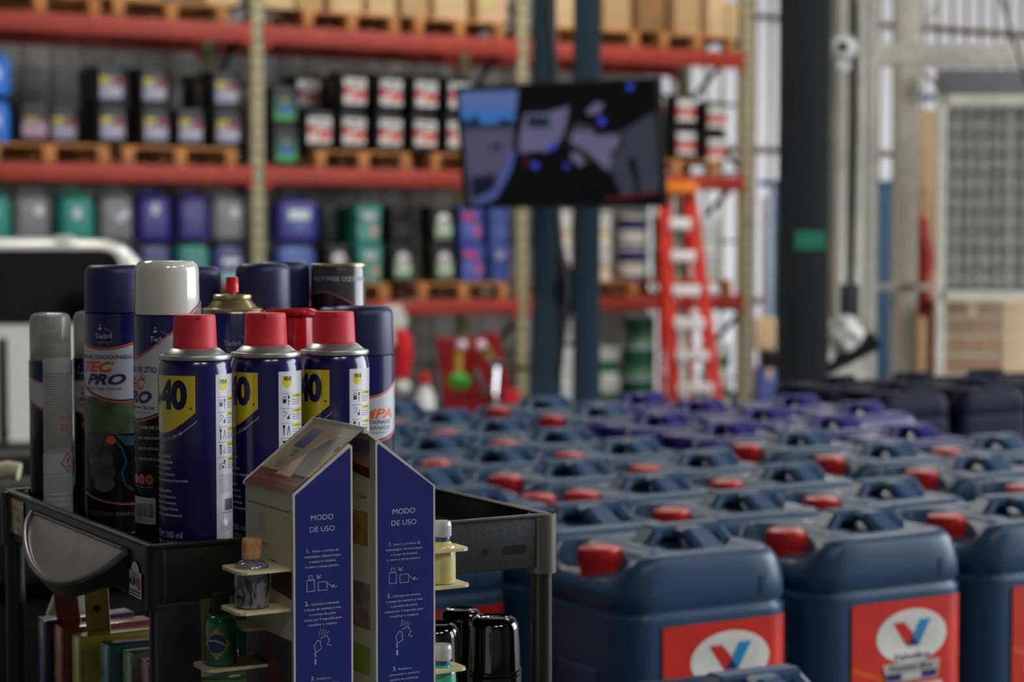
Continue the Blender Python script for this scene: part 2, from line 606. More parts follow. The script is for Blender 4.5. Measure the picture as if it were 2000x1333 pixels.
# ------------------------------------------------------------------ cardboard boxes
def make_box(w, d, h, material, name='cardboard_box'):
    r = empty(name)
    MB().box((0, 0, h / 2), (w, d, h), 0, 0.004).build('carton', material, r)
    b = MB()
    b.box((0, 0, h + 0.001), (w * 1.0, 0.05, 0.002)); b.box((0, -d / 2 - 0.001, h - 0.04), (0.05, 0.002, 0.08))
    b.build('tape', M_tape, r)
    b = MB(); b.box((w * 0.2, -d / 2 - 0.001, h * 0.35), (w * 0.3, 0.002, h * 0.22)).build('printed_mark', material, r)
    return r
BOXM = [M_card, M_card2, M_card3]
pz2 = zt[2] + 0.14
bx = [(440, .26, .5, 1, 'pale cardboard box on the top shelf beside the left beige upright'),
      (260, .5, .45, 0, 'wide cardboard box on the top shelf left of the first beige upright'),
      (60, .55, .4, 2, 'cardboard box on the top shelf at the far left of the photo'),
      (548, .26, .5, 1, 'cardboard box on the top shelf just right of the first beige upright'),
      (608, .22, .48, 0, 'narrow cardboard box second right of the first beige upright, top shelf'),
      (680, .28, .55, 1, 'pale cardboard box third right of the first beige upright, top shelf'),
      (748, .24, .5, 1, 'cardboard box left of the orange-brown box on the top shelf'),
      (812, .24, .52, 0, 'orange-brown cardboard box in middle of the top shelf'),
      (882, .3, .5, 1, 'pale cardboard box right of the orange-brown box on the top shelf'),
      (963, .27, .5, 1, 'cardboard box with a yellow-green sticker on the top shelf'),
      (1104, .2, .52, 1, 'cardboard box seen between the two blue column posts'),
      (1205, .27, .52, 0, 'cardboard box on the top shelf right of the blue column'),
      (1270, .28, .5, 2, 'dull brown box in shade on the top shelf'),
      (1341, .26, .52, 0, 'cardboard box right of the dull brown box on the top shelf'),
      (1399, .2, .5, 1, 'cardboard box on the top shelf near its right end'),
      (1430, .1, .3, 1, 'low pale box at the right end of the top shelf')]
M_stk = mat('green_sticker', (190, 205, 60), 0.4)
for k, (px, w, h, mi, lab) in enumerate(bx):
    r = make_box(w, 0.4, h, BOXM[mi])
    p = rk(t_at(px, 0.05), 0.25)
    r.location = (p.x, p.y, pz2 if px not in (440,) else pz2); r.rotation_euler = (0, 0, ANG)
    tag(r, lab, 'box', 'cartons on the top shelf')
    if 'sticker' in lab:
        d = Decal().ell(0, 0, .045, .045, 0)
        d.build('sticker', M_stk, flat_map(-.05, -.2, .2, 0.002), r, label='round yellow-green sticker')

# ------------------------------------------------------------------ shelf containers
def col_mat(c, rough=0.35):
    return mat('plastic_%02x%02x%02x' % c, c, rough, noise=0.06, scale=5)
def mk_square_pail(body, lab, w=.27, h=.30, name='square_pail'):
    r = empty(name)
    b = MB()
    hw = w / 2
    b.loft([(0, hw * .86, hw * .86, .04), (.01, hw * .88, hw * .88, .04), (h * .86, hw * .97, hw * .97, .045), (h * .87, hw, hw, .05), (h * .9, hw, hw, .05)], n=4, inner=2)
    b.build('body', col_mat(body), r)
    b = MB()
    b.loft([(h * .9, hw * 1.0, hw * 1.0, .05), (h * .96, hw * 1.0, hw * 1.0, .05), (h * .975, hw * .97, hw * .97, .05), (h * .98, hw * .8, hw * .8, .04), (h * .965, hw * .78, hw * .78, .04)], n=4, inner=2)
    b.lathe([(.028, 0), (.028, .008), (0.0, .008)], 16, c=(hw * .4, 0, h * .965))
    b.build('lid', col_mat(body), r)
    b = MB()
    b.tube([(-hw * 1.02, 0, h * .8), (-hw * 1.06, -hw * .5, h * .7), (-hw * .8, -hw * 1.06, h * .62), (0, -hw * 1.1, h * .6), (hw * .8, -hw * 1.06, h * .62), (hw * 1.06, -hw * .5, h * .7), (hw * 1.02, 0, h * .8)], .004, 6)
    b.build('bail_handle', M_dark, r)
    d = Decal()
    mats = []
    for (sh, args, c) in lab:
        mm = mat('print_%02x%02x%02x' % c, c, 0.4)
        if mm not in mats: mats.append(mm)
        i = mats.index(mm)
        if sh == 'r': d.rect(args[0], args[1], args[2], args[3], i, args[4] if len(args) > 4 else 0)
        else: d.ell(args[0], args[1], args[2], args[3], i, args[4] if len(args) > 4 else 0, 20)
    fm = lambda u, v, l: (u, -hw * (.88 + .09 * v / h) - .004 - l * .0008, v)
    d.build('label', mats, fm, r)
    return r
def mk_jug(body, lab, w=.27, h=.36, cap=None, name='plastic_jug', d=.24):
    r = empty(name)
    hw, hd = w / 2, d / 2
    b = MB()
    b.loft([(0, hw * .9, hd * .9, .04), (.012, hw * .97, hd * .97, .05), (.03, hw, hd, .055), (h * .7, hw, hd, .055), (h * .8, hw * .97, hd * .97, .06), (h * .88, hw * .86, hd * .86, .06), (h * .92, hw * .66, hd * .7, .06), (h * .93, hw * .5, hd * .5, .05)], n=5, inner=3)
    b.build('body', col_mat(body), r)
    b = MB(); b.tube([(-hw * .5, 0, h * .9), (-hw * .35, 0, h * .985), (hw * .25, 0, h * .985), (hw * .4, 0, h * .9)], .014, 8)
    b.build('handle', col_mat(body), r)
    b = MB(); b.lathe([(.026, 0), (.026, .03), (.022, .034), (0, .034)], 16, c=(hw * .62, 0, h * .9))
    b.build('cap', col_mat(cap or body), r)
    dd = Decal(); mats = []
    for (sh, args, c) in lab:
        mm = mat('print_%02x%02x%02x' % c, c, 0.4)
        if mm not in mats: mats.append(mm)
        i = mats.index(mm)
        l = args[4] if len(args) > 4 else 0
        if sh == 'r': dd.rect(*args[:4], i, l)
        else: dd.ell(*args[:4], i, l, 20)
    fm = lambda u, v, l: (u, -hd - .002 - l * .0008, v) if v < h * .7 else (u, -hd * (1 - .14 * (v / h - .7) / .18) - .004 - l * .0008, v)
    if lab: dd.build('label', mats, fm, r)
    return r
def mk_round_pail(bands, w=.28, h=.28, name='round_pail', lid=(232, 234, 230)):
    """bands: list of (z0, z1, colour) around the pail, lowest first"""
    r = empty(name)
    R = w / 2
    mats = [col_mat(c, .4) for (_, _, c) in bands]
    prof = [(R * .86, 0)]; mis = []
    for i, (a, z, c) in enumerate(bands):
        prof.append((R * (.86 + .12 * z / h), z)); mis.append(i)
    b = MB(); b.lathe(prof, 28, mis=mis)
    b.build('body', mats, r)
    z = h * .92
    b = MB(); b.lathe([(R * 1.0, z), (R * 1.02, z + .004), (R * 1.02, h - .008), (R * .98, h), (R * .88, h), (R * .86, h - .01), (0, h - .01)], 28)
    b.build('lid', col_mat(lid, .4), r)
    b = MB()
    b.tube([(R * 1.0 * math.cos(a), R * 1.04 * math.sin(a) - .0, z - .02 - .09 * math.sin(-a) ) for a in [-i * PI / 8 for i in range(9)]], .003, 5)
    b.build('bail_handle', M_dark, r)
    return r

W_ = (222, 220, 216); R_ = (206, 44, 36); Y_ = (206, 196, 60); LV = (150, 146, 170)
TYPES = {
 'bk_y': lambda: mk_square_pail((22, 22, 24), [('r', (-.085, .05, .095, .21), (150, 146, 168)), ('r', (-.085, .16, .0, .21, 1), Y_), ('r', (.01, .15, .095, .205, 1), (150, 40, 60)), ('r', (-.05, .10, .08, .125, 1), (190, 188, 200))], .268, .30),
 'bk_p': lambda: mk_square_pail((22, 22, 24), [('r', (-.085, .05, .095, .2), (170, 140, 156)), ('r', (-.085, .16, .095, .2, 1), (140, 50, 70)), ('r', (-.06, .165, .02, .195, 2), Y_)], .28, .30),
 'bk_r': lambda: mk_square_pail((20, 20, 22), [('r', (-.09, .06, .1, .26), W_), ('r', (-.09, .13, -.02, .19, 1), R_), ('r', (.0, .105, .1, .165, 1), R_), ('r', (-.06, .08, .07, .1, 1), (200, 150, 150)), ('r', (-.06, .215, .07, .235, 1), (90, 90, 92))], .27, .32),
 'bk_r2': lambda: mk_square_pail((22, 22, 24), [('r', (-.09, .05, .1, .24), W_), ('r', (-.09, .09, .1, .16, 1), R_), ('r', (-.05, .12, .03, .14, 2), W_)], .27, .29),
 'bk_g': lambda: mk_square_pail((22, 24, 24), [('r', (-.09, .05, .09, .22), (34, 104, 78)), ('r', (-.09, .05, .09, .1, 1), (52, 150, 66)), ('r', (-.04, .1, .05, .17, 1), (40, 90, 170)), ('e', (0, .2, .02, .02, 1), (190, 180, 70))], .27, .32),
 'bk_wg': lambda: mk_square_pail((26, 27, 27), [('r', (-.07, .04, .08, .2), (120, 150, 110)), ('e', (0, .2, .055, .055, 1), W_), ('r', (-.06, .08, .07, .14, 2), (196, 206, 190))], .255, .32),
 'bk_d': lambda: mk_square_pail((22, 22, 26), [('r', (-.07, .06, .08, .2), (52, 52, 56))], .255, .32),
 'bl_pk': lambda: mk_square_pail((58, 76, 156), [('r', (-.1, .03, .1, .27), (74, 88, 172)), ('r', (-.09, .2, .04, .255, 1), (196, 60, 120)), ('e', (.05, .11, .035, .05, 1), (190, 90, 130)), ('r', (-.08, .1, -.0, .18, 1), (100, 110, 196))], .24, .32),
 'bl_w': lambda: mk_square_pail((60, 84, 156), [('e', (-.01, .22, .04, .04, 0), (170, 172, 184))], .22, .32),
 'bl': lambda: mk_square_pail((64, 88, 158), [('r', (-.06, .04, .06, .25), (72, 96, 166))], .22, .32),
 'te_w': lambda: mk_square_pail((44, 138, 124), [('r', (-.1, .03, .09, .29), (92, 156, 146)), ('e', (0, .22, .06, .04, 1), (190, 200, 200)), ('e', (.04, .1, .035, .045, 1), (196, 150, 140))], .25, .32),
 'bb': lambda: mk_jug((26, 112, 214), [('e', (0, .16, .06, .06), (190, 200, 220))], .28, .33),
 'teal': lambda: mk_jug((26, 134, 120), [('e', (0, .2, .03, .045), (196, 210, 214))], .27, .38),
 'grey': lambda: mk_jug((120, 120, 122), [('e', (.05, .22, .035, .04), (206, 206, 210))], .27, .39),
 'grey2': lambda: mk_jug((118, 118, 120), [('e', (.03, .17, .03, .035), (200, 200, 206)), ('e', (.07, .2, .03, .03), (200, 200, 206))], .27, .39),
 'purp': lambda: mk_jug((48, 38, 128), [('e', (0, .24, .032, .05), (190, 190, 206))], .27, .38),
 'purp0': lambda: mk_jug((52, 44, 124), [], .26, .37),
 'lo_p': lambda: mk_jug((52, 48, 104), [('r', (-.09, .03, .09, .28), (214, 214, 214))], .27, .34),
 'lo_t': lambda: mk_jug((34, 124, 112), [('r', (-.09, .03, .09, .28), (208, 214, 212))], .27, .34),
 'lo_n': lambda: mk_jug((52, 52, 108), [('r', (-.08, .03, .09, .27), (124, 180, 184)), ('r', (-.06, .16, .08, .27, 1), (208, 210, 214))], .27, .34),
 'pu_big': lambda: mk_jug((56, 52, 140), [('r', (-.09, .17, .09, .25), (206, 214, 214)), ('r', (-.06, .07, .07, .15), (72, 96, 160))], .36, .36),
 'bl_big': lambda: mk_jug((66, 92, 160), [('r', (-.06, .07, .09, .2), (80, 112, 178))], .33, .33),
 'dgreen': lambda: mk_square_pail((22, 52, 44), [('r', (-.05, .06, .06, .2), (26, 66, 56))], .27, .32),
 'wy': lambda: mk_round_pail([(0, .1, (226, 222, 200)), (.1, .13, (214, 176, 40)), (.13, .26, (230, 230, 224))], .25, .30),
 'wh': lambda: mk_round_pail([(0, .08, (228, 228, 222)), (.08, .26, (224, 224, 216))], .28, .30),
 'nv': lambda: mk_round_pail([(0, .04, (36, 40, 100)), (.04, .16, (214, 210, 204)), (.16, .26, (36, 40, 100))], .275, .28, lid=(214, 212, 206)),
 'gw': lambda: mk_round_pail([(0, .06, (226, 230, 226)), (.06, .1, (70, 150, 84)), (.1, .17, (40, 110, 70)), (.17, .26, (228, 232, 228))], .29, .28),
 'gd': lambda: mk_round_pail([(0, .06, (120, 140, 126)), (.06, .12, (60, 120, 70)), (.12, .26, (26, 84, 60))], .29, .28, lid=(150, 160, 154)),
 'wg': lambda: mk_round_pail([(0, .05, (226, 230, 226)), (.05, .07, (86, 170, 92)), (.07, .26, (230, 232, 230))], .28, .28),
}
CATS = {'bk_y': 'pail', 'bb': 'jug'}
_proto = {}
def put(kind, px, z, label, grp, d=0.2, jit=0.0, t=None):
    if kind not in _proto:
        o = TYPES[kind](); _proto[kind] = o
    else:
        o = copy_tree(_proto[kind])
    tt = t_at(px, d - 0.12) if t is None else t
    p = rk(tt, d)
    o.location = (p.x, p.y, z); o.rotation_euler = (0, 0, ANG + jit)
    nm = o.name.split('.')[0]
    return tag(o, label, {'square_pail': 'pail', 'plastic_jug': 'jug', 'round_pail': 'pail'}[nm], grp)
z1 = zt[1] + .1405; z0 = zt[0] + .1405
MS = ' on the middle shelf'
g = 'black pails with yellow and violet labels'
put('bb', -10, z1, 'bright blue jug at the left photo edge, lower of two stacked', 'bright blue jugs')
put('bb', -8, z1 + .342, 'bright blue jug at the left photo edge, upper of two stacked', 'bright blue jugs')
put('bk_p', 70, z1, 'lone black square pail with pinkish label right of the bright blue jugs', g)
put('bk_y', 128, z1, 'black square pail with dim label set back right of the pinkish-label pail', g, d=.4)
for px, nm in ((219, 'left'), (303, 'second'), (443, 'right-hand')):
    put('bk_y', px + 3, z1, 'black square pail with yellow and violet label, bottom of the %s stack%s' % (nm, ', left bay'), g)
    put('bk_y', px, z1 + .301, 'black square pail with yellow and violet label, top of the %s stack, left bay' % nm, g, jit=.04)
put('bk_y', 374, z1, 'single unstacked black pail with yellow and violet label between two stacks, left bay', g)
for k, px in enumerate((205, 290, 405)):
    put('bk_y', px, z1, 'black pail in the second rank behind the left bay stacks, lower, %s' % ('leftmost', 'middle', 'rightmost')[k], g, d=.62)
    if k != 1: put('bk_y', px, z1 + .301, 'black pail in the second rank behind the left bay stacks, upper, %s' % ('leftmost', 'middle', 'rightmost')[k], g, d=.62)
g = 'black pails with red and white labels'
put('bk_g', 560, zt[1], 'black pail with green and blue label beside the beige upright, lower of two', 'green-label pails')
put('bk_g', 558, zt[1] + .321, 'black pail with green and blue label beside the beige upright, upper of two', 'green-label pails')
put('bk_r', 603, z1 + .321, 'dim black pail with red and white label set back behind the front ones', g, d=.62)
put('bk_r', 603, z1, 'black pail under the dim set-back one, right of the green-label pails', g, d=.62)
put('bk_r', 627, z1, 'slightly turned black pail with red and white label, right of green-label pails', g, jit=-.12)
for px, nm in ((691, 'first'), (762, 'second'), (830, 'third'), (895, 'fourth')):
    put('bk_r', px, z1, 'black pail with red and white label, bottom of the %s tall stack left of television' % nm, g)
    put('bk_r', px + 1, z1 + .321, 'black pail with red and white label, top of the %s tall stack left of television' % nm, g, jit=.03)
    put('bk_r', px - 20, z1 + .321, 'black pail behind the top of the %s tall stack left of television' % nm, g, d=.62)
    put('bk_r', px - 20, z1, 'black pail behind the bottom of the %s tall stack left of television' % nm, g, d=.62)
g = 'black pails right of the television'
for px, nm in ((1276, 'left'), (1337, 'middle')):
    put('bk_r2', px, z1, 'black pail with red and white label right of the television, bottom of %s stack' % nm, g)
    put('bk_r2', px, z1 + .291, 'black pail with red and white label right of the television, top of %s stack' % nm, g)
put('bk_r2', 1397, z1 - .05, 'black pail at the right end of the middle shelf, lower of two', g)
put('bk_r2', 1397, z1 + .241, 'black pail at the right end of the middle shelf, upper of two', g)
g = 'coloured jugs, upper row of the left bay'
zu = z0 + .350
rows = [('teal', -10, 'teal jug cut by the left photo edge, upper row of low shelf'), ('grey', 66, 'grey jug with white tag between two teal jugs'),
        ('teal', 153, 'teal jug with white oval tag right of a grey jug, above white vehicle'), ('grey2', 230, 'grey jug with two white spots between teal and violet jugs'),
        ('purp', 305, 'violet jug with white oval tag right of the spotted grey jug'), ('purp0', 381, 'plain violet jug without tag left of the last grey jug'),
        ('grey', 449, 'grey jug with white tag beside the beige upright')]
for k, px, lab in rows: put(k, px, zu, lab, g)
g = 'coloured jugs, lower row of the left bay'
rows = [('lo_t', -10, 'far left'), ('lo_p', 66, 'second from left'), ('lo_t', 153, 'third from left'), ('lo_n', 230, 'fourth from left')]
for k, px, lab in rows: put(k, px, z0, 'jug in the lower row behind the white vehicle, %s' % lab, g)
put('lo_p', 306, z0, 'dark violet jug with large white label under the tagged violet jug', g)
put('lo_t', 381, z0, 'teal jug with large white label under the plain violet jug', g)
put('lo_n', 450, z0, 'navy jug with white and turquoise label under the last grey jug', g)
g = 'containers on the low shelf of the middle bay'
put('pu_big', 585, z0 + .342, 'large violet-blue jug with white strip label right of the beige upright', g)
put('bl_big', 582, z0, 'large blue jug below the violet-blue one, right of the beige upright', g)
put('dgreen', 655, z0 + .321, 'dark green pail left of the teal pails, upper', g, d=.5)
put('bk_wg', 662, z0, 'black pail with white round label left of the teal pails', g, d=.22)
put('te_w', 722, z0 + .321, 'teal pail with pale picture label, upper of two', g)
put('te_w', 724, z0, 'teal pail with pale picture label, lower of two', g)
put('bk_d', 785, z0 + .321, 'plain dark pail on top of the black pail right of the teal pails', g, d=.4)
put('bk_wg', 787, z0, 'black pail with white and green label right of the teal pails', g)
put('bk_wg', 866, z0 + .321, 'black pail with white and green label, upper one left of the blue pails', g)
put('bk_wg', 868, z0, 'black pail with white and green label, lower one left of the blue pails', g)
put('bl_pk', 922, z0 + .321, 'blue pail with pink print under the television, upper of two', g)
put('bl_pk', 925, z0, 'blue pail with pink print under the television, lower of two', g)
put('bl', 979, z0 + .321, 'plain blue pail beside the beige upright, upper of two', g)
put('bl_w', 981, z0, 'blue pail with white spot beside the beige upright, lower of two', g)
g = 'pails on the low shelf right of the blue column'
for px, nm in ((1104, 'seen between the blue column posts'), (1183, 'just right of the blue column')):
    put('wy', px, z0, 'white pail with yellow band %s, lower' % nm, g)
    put('wy', px, z0 + .301, 'white pail with yellow band %s, upper' % nm, g)
put('nv', 1248, z0, 'navy and white round pail left of the ladder, lower', g)
put('nv', 1248, z0 + .281, 'navy and white round pail left of the ladder, upper', g)
put('gd', 1318, z0, 'dark green pail seen through the ladder on the low shelf, lower', g, d=.3)
put('gd', 1318, z0 + .281, 'dark green pail seen through the ladder on the low shelf, upper', g, d=.3)
put('wg', 1394, z0, 'white pail with green ring right of the ladder on the low shelf, lower', g)
put('wg', 1394, z0 + .281, 'white pail with green ring right of the ladder on the low shelf, upper', g)
g = 'green and white pails on the floor under the rack'
fl = [('wg', 1106, 3, 'seen between the blue column posts'), ('gw', 1195, 2, 'just right of the blue column'), ('gd', 1262, 3, 'left of the ladder'), ('wg', 1343, 3, 'seen between the ladder rails'), ('gw', 1414, 2, 'right of the ladder')]
for k, px, n, nm in fl:
    for q in range(n):
        put(k, px, q * .281, 'floor pail under the rack %s, %s from the ground' % (nm, ('first', 'second', 'third')[q]), g, d=.25)

# ------------------------------------------------------------------ blue two-post column with television
def xr(px0, px1, Y):
    return (px0 - 1000) / F_PX * Y, (px1 - 1000) / F_PX * Y
lift = empty('steel_column', (at(1105, 600, 10.3).x, 10.3, 0), 0, 'blue steel twin-post column with dark carriage, standing behind the television', 'column')
cx = lift.location.x
for (a, b_) in ((1040, 1086), (1121, 1173)):
    x0, x1 = xr(a, b_, 10.3)
    b = MB()
    xc = (x0 + x1) / 2 - cx; w = x1 - x0
    b.box((xc, -0.0, 3.25), (w, 0.012, 6.48), bev=.003)
    b.box((xc, 0.09, 3.25), (0.012, 0.18, 6.48))
    b.box((xc, 0.18, 3.25), (w, 0.012, 6.48), bev=.003)
    b.box((xc, 0.09, 0.008), (w + .1, 0.32, 0.016))
    b.build('post', M_bluecol, lift)
b = MB()
for z in (0.4, at(1105, 674, 10.3).z, 2.1, 3.4, 4.8):
    b.box((0, 0.09, z), (0.12, 0.02, 0.025))
b.build('batten', M_bluecol, lift)
zc = at(1105, 566, 10.3).z
b = MB(); b.box((0.0, 0.09, zc), (0.088, 0.15, 0.19), bev=.01)
b.box((0, 0.0, zc), (0.05, 0.05, 0.1), bev=.008)
b.build('carriage', M_dark, lift)
b = MB()
pts = [at(1070, 0, 10.2), at(1082, 120, 10.2), at(1088, 420, 10.2), at(1094, 480, 10.2), at(1108, 560, 10.2), at(1100, 640, 10.2), at(1092, 720, 10.2)]
b.tube([p - lift.location for p in pts], .02, 8)
b.build('hose', M_black, lift)
b = MB()
pl = [at(*q, 10.34) - lift.location for q in ((1084, 415), (1094, 415), (1104, 500), (1120, 535), (1120, 600), (1108, 640), (1098, 690), (1096, 900), (1084, 900))]
b.prism([(p.x, p.z) for p in pl], .03, .12); b.build('side_plate', M_dark, lift, smooth=0)

M_bezel = mat('tv_bezel', (12, 12, 13), .25)
def emat(name, c, s=0.26):
    m = mat(name, c, .35, emit=s, noise=.1, scale=3)
    pb = m.node_tree.nodes['Principled BSDF']
    for l in list(pb.inputs['Base Color'].links): m.node_tree.links.remove(l)
    pb.inputs['Base Color'].default_value = (.006, .006, .007, 1)
    pb.inputs['Specular IOR Level'].default_value = .05
    return m
tvc = at(1087, 284, 9.72)
tv = empty('television', tvc, 0, 'flat black television tilted forward on the blue column, showing a street scene', 'television')
yaw = math.radians(32); tilt = math.radians(7)
Mtv = Matrix.Rotation(-(-yaw), 4, 'Z') @ Matrix.Rotation(tilt, 4, 'X')
# right side nearer the camera: rotate clockwise seen from above
Mtv = Matrix.Rotation(-yaw, 4, 'Z') @ Matrix.Rotation(tilt, 4, 'X')
TWd, THt = 1.14, 0.615
b = MB(); b.box((0, 0.03, 0), (TWd, 0.05, THt), bev=.008, M=Mtv); b.box((0, 0.08, 0), (TWd * .7, 0.06, THt * .6), bev=.02, M=Mtv)
b.build('casing', M_bezel, tv)
b = MB(); b.box((0, 0.003, -THt / 2 + .012), (TWd, 0.012, 0.02), M=Mtv); b.box((0, 0.003, THt / 2 - .007), (TWd, 0.012, 0.012), M=Mtv)
b.box((-TWd / 2 + .007, 0.003, 0), (0.012, 0.012, THt), M=Mtv); b.box((TWd / 2 - .007, 0.003, 0), (0.012, 0.012, THt), M=Mtv)
b.build('bezel', M_bezel, tv)
b = MB(); b.tube([Mtv @ Vector((0, .1, 0)), at(1146, 292, 10.28) - tvc], .03, 8)
b.box(at(1146, 292, 10.26) - tvc, (.2, .03, .2), bev=.004)
b.build('wall_bracket', M_dark, tv)
sm = [emat('scr_black', (9, 9, 11), .3), emat('scr_sky', (88, 110, 166)), emat('scr_sky2', (62, 112, 180)), emat('scr_road', (82, 78, 104)), emat('scr_lilac', (100, 96, 128)),
      emat('scr_tree', (20, 44, 56)), emat('scr_grey', (58, 62, 72)), emat('scr_blue', (56, 70, 190)), emat('scr_edge', (72, 88, 148)), emat('scr_olive', (44, 46, 34)), emat('scr_red', (80, 20, 30)), emat('scr_navy', (22, 26, 44))]
d = Decal()
def S(x, y):   # picture coords of the television crop (0..2000, 0..1302) -> screen metres
    # corners of the screen in that crop: (70,180) (1850,90) (1925,1240) (120,1260)
    v = (y - (180 - 90 * (x - 70) / 1780)) / (1260 - 180 - 20 * (x - 100) / 1800 + 90 * (x - 70) / 1780)
    xl = 70 + 50 * v; xr_ = 1850 + 75 * v
    u = (x - xl) / (xr_ - xl)
    return ((u - .5) * (TWd - .02), (.5 - v) * (THt - .03))
def SP(pts, mi, l): d.poly([S(*p) for p in pts], mi, l)
d.rect(-TWd / 2 + .01, -THt / 2 + .015, TWd / 2 - .01, THt / 2 - .01, 0, 0)
SP([(85, 200), (640, 180), (600, 500), (110, 520)], 1, 1)
SP([(95, 370), (615, 350), (600, 510), (110, 520)], 2, 2)
SP([(110, 505), (600, 480), (590, 760), (440, 1120), (260, 1250), (170, 1250)], 3, 3)
SP([(110, 430), (180, 480), (240, 390), (290, 500), (450, 500), (480, 440), (600, 470), (600, 530), (115, 545)], 5, 4)
SP([(180, 990), (430, 960), (400, 1120), (240, 1230), (190, 1160)], 11, 5)
SP([(560, 740), (615, 760), (560, 950), (420, 1190), (260, 1250), (230, 1190), (430, 1090)], 8, 6)
SP([(380, 690), (480, 680), (480, 730), (380, 740)], 5, 6)
SP([(700, 400), (900, 390), (1100, 330), (1080, 480), (1030, 640), (880, 760), (830, 740), (650, 770), (640, 640)], 4, 1)
SP([(720, 420), (930, 430), (930, 530), (730, 530)], 5, 2)
SP([(1250, 380), (1330, 300), (1410, 300), (1370, 400), (1290, 410)], 4, 2)
SP([(1170, 480), (1320, 520), (1330, 590), (1560, 570), (1850, 380), (1880, 720), (1900, 1120), (1580, 1170), (1500, 960), (1440, 930), (1300, 780), (1110, 660), (1080, 620)], 6, 1)
SP([(1150, 560), (1300, 560), (1340, 610), (1550, 600), (1530, 740), (1440, 930), (1300, 780), (1110, 660)], 4, 3)
SP([(1550, 570), (1590, 570), (1590, 720), (1510, 800), (1460, 800), (1460, 770), (1540, 700)], 9, 4)
SP([(1080, 680), (1130, 690), (1340, 830), (1320, 870), (1260, 830)], 9, 4)
SP([(1120, 760), (1180, 760), (1250, 850), (1210, 890), (1120, 820)], 4, 4)
SP([(1620, 800), (1700, 830), (1740, 1140), (1710, 1150)], 0, 5)
d.ell(*S(1395, 470), .02, .02, 7, 6); d.ell(*S(1640, 150), .018, .018, 7, 6); d.ell(*S(795, 880), .02, .018, 7, 6); d.ell(*S(1080, 885), .014, .012, 7, 6)
SP([(900, 710), (1000, 660), (990, 710), (910, 750)], 7, 5)
SP([(690, 810), (745, 830), (730, 880), (690, 870)], 10, 5)
SP([(1440, 1180), (1890, 1120), (1890, 1150), (1440, 1220)], 10, 6)
d.build('screen', sm, lambda u, v, l: Mtv @ Vector((u, .004 - l * .0006, v)), tv)

# ------------------------------------------------------------------ ladder
ly = 16.6
lad = empty('step_ladder', (at(1345, 700, ly).x, ly, 0), 0, 'red fibreglass step ladder with pale metal treads and an orange top cap', 'ladder')
M_lad = mat('ladder_red', (204, 44, 26), .4)
M_orange = mat('ladder_top', (236, 130, 20), .4)
def L3(px, py, y=ly): return at(px, py, y) - lad.location
zt_ = at(1325, 366, ly).z
for (p0, p1) in (((1297, 372), (1313, 812)), ((1346, 372), (1399, 812))):
    a = L3(*p0); c = L3(*p1); c.z = 0.0; c.y = -0.28; a.y = 0
    b = MB()
    n = (c - a)
    for dx in (-.042, .042):
        b.tube([a + Vector((dx, 0, 0)), c + Vector((dx, 0, 0))], .015, 4)
    b.tube([a, c], .058, 4, flat=.25)
    b.box(c + Vector((0, 0, .02)), (.09, .07, .04), bev=.006)
    b.build('front_rail', M_lad, lad)
for (p0, p1) in (((1292, 372), (1302, 812)), ((1340, 372), (1362, 812))):
    a = L3(*p0); c = L3(*p1); c.z = 0.0; c.y = 0.62; c.x = c.x * 1.0; a.y = .04
    b = MB(); b.tube([a, c], .026, 4, flat=.5); b.build('rear_rail', M_lad, lad)
b = MB(); b.box((L3(1324, 366).x, 0, zt_), (.32, .2, .1), bev=.012)
b.box((L3(1324, 366).x, 0, zt_ + .04), (.24, .14, .012), bev=.005); b.build('top_cap', M_orange, lad)
for k, py in enumerate((432, 495, 562, 626, 689, 753)):
    f = (py - 372) / 440.0
    x0 = L3(1297 + 16 * f, py).x + .03; x1 = L3(1346 + 53 * f, py).x - .02
    y = -0.28 * f
    z = zt_ * (1 - (f))
    b = MB(); zz = at(1340, py, ly + y).z
    b.box(((x0 + x1) / 2, y, zz), (x1 - x0, .1, .03), bev=.004)
    b.box(((x0 + x1) / 2, y - .05, zz - .02), (x1 - x0, .012, .085), bev=.003)
    b.tube([(x0, y, zz - .02), (x0 + .05, y - .03, zz - .11)], .008, 5); b.tube([(x1, y, zz - .02), (x1 - .05, y - .03, zz - .11)], .008, 5)
    b.build('tread', M_alu, lad)
b = MB()
for z in (.5, 1.1): 
    b.tube([(L3(1300, 700).x, .62 * (1 - z / zt_), z), (L3(1352, 700).x, .62 * (1 - z / zt_), z)], .015, 6)
b.build('rear_crossbar', M_alu, lad)

# ------------------------------------------------------------------ right side: columns and frames
def vpost(px0, px1, Y, name, material, label, cat, dpt=.12, z0=0, z1=6.49, parts=None):
    x0, x1 = xr(px0, px1, Y)
    o = MB().box((0, 0, (z1 - z0) / 2), (x1 - x0, dpt, z1 - z0), bev=.006).build(name, material, None, ((x0 + x1) / 2, Y + dpt / 2, z0))
    return tag(o, label, cat)
# near black column
x0, x1 = xr(1531, 1621, 7.5)
bc = empty('black_column', ((x0 + x1) / 2, 7.6, 0), 0, 'thick black steel column carrying a small green sign', 'column')
b = MB(); w = x1 - x0
b.box((0, -.08, 3.24), (w, .012, 6.48), bev=.003); b.box((0, .08, 3.24), (w, .012, 6.48), bev=.003); b.box((0, 0, 3.24), (w * .9, .15, 6.48))
b.box((0, 0, .01), (w + .12, .32, .02))
b.build('shaft', mat('column_black', (26, 30, 34), .5), bc)
p = at(1583, 470, 7.5)
d = Decal().rect(-.058, -.037, .058, .037, 0, 0).rect(-.045, -.006, .045, .006, 1, 1).text('S2', -.04, .012, .016, 1, 1)
d.build('small_sign', [mat('sign_green', (38, 128, 98), .4), mat('sign_print', (60, 140, 112), .4)], lambda u, v, l: (u + p.x - bc.location.x, -.089 - l * .001, v + p.z), bc, label='small green plate')
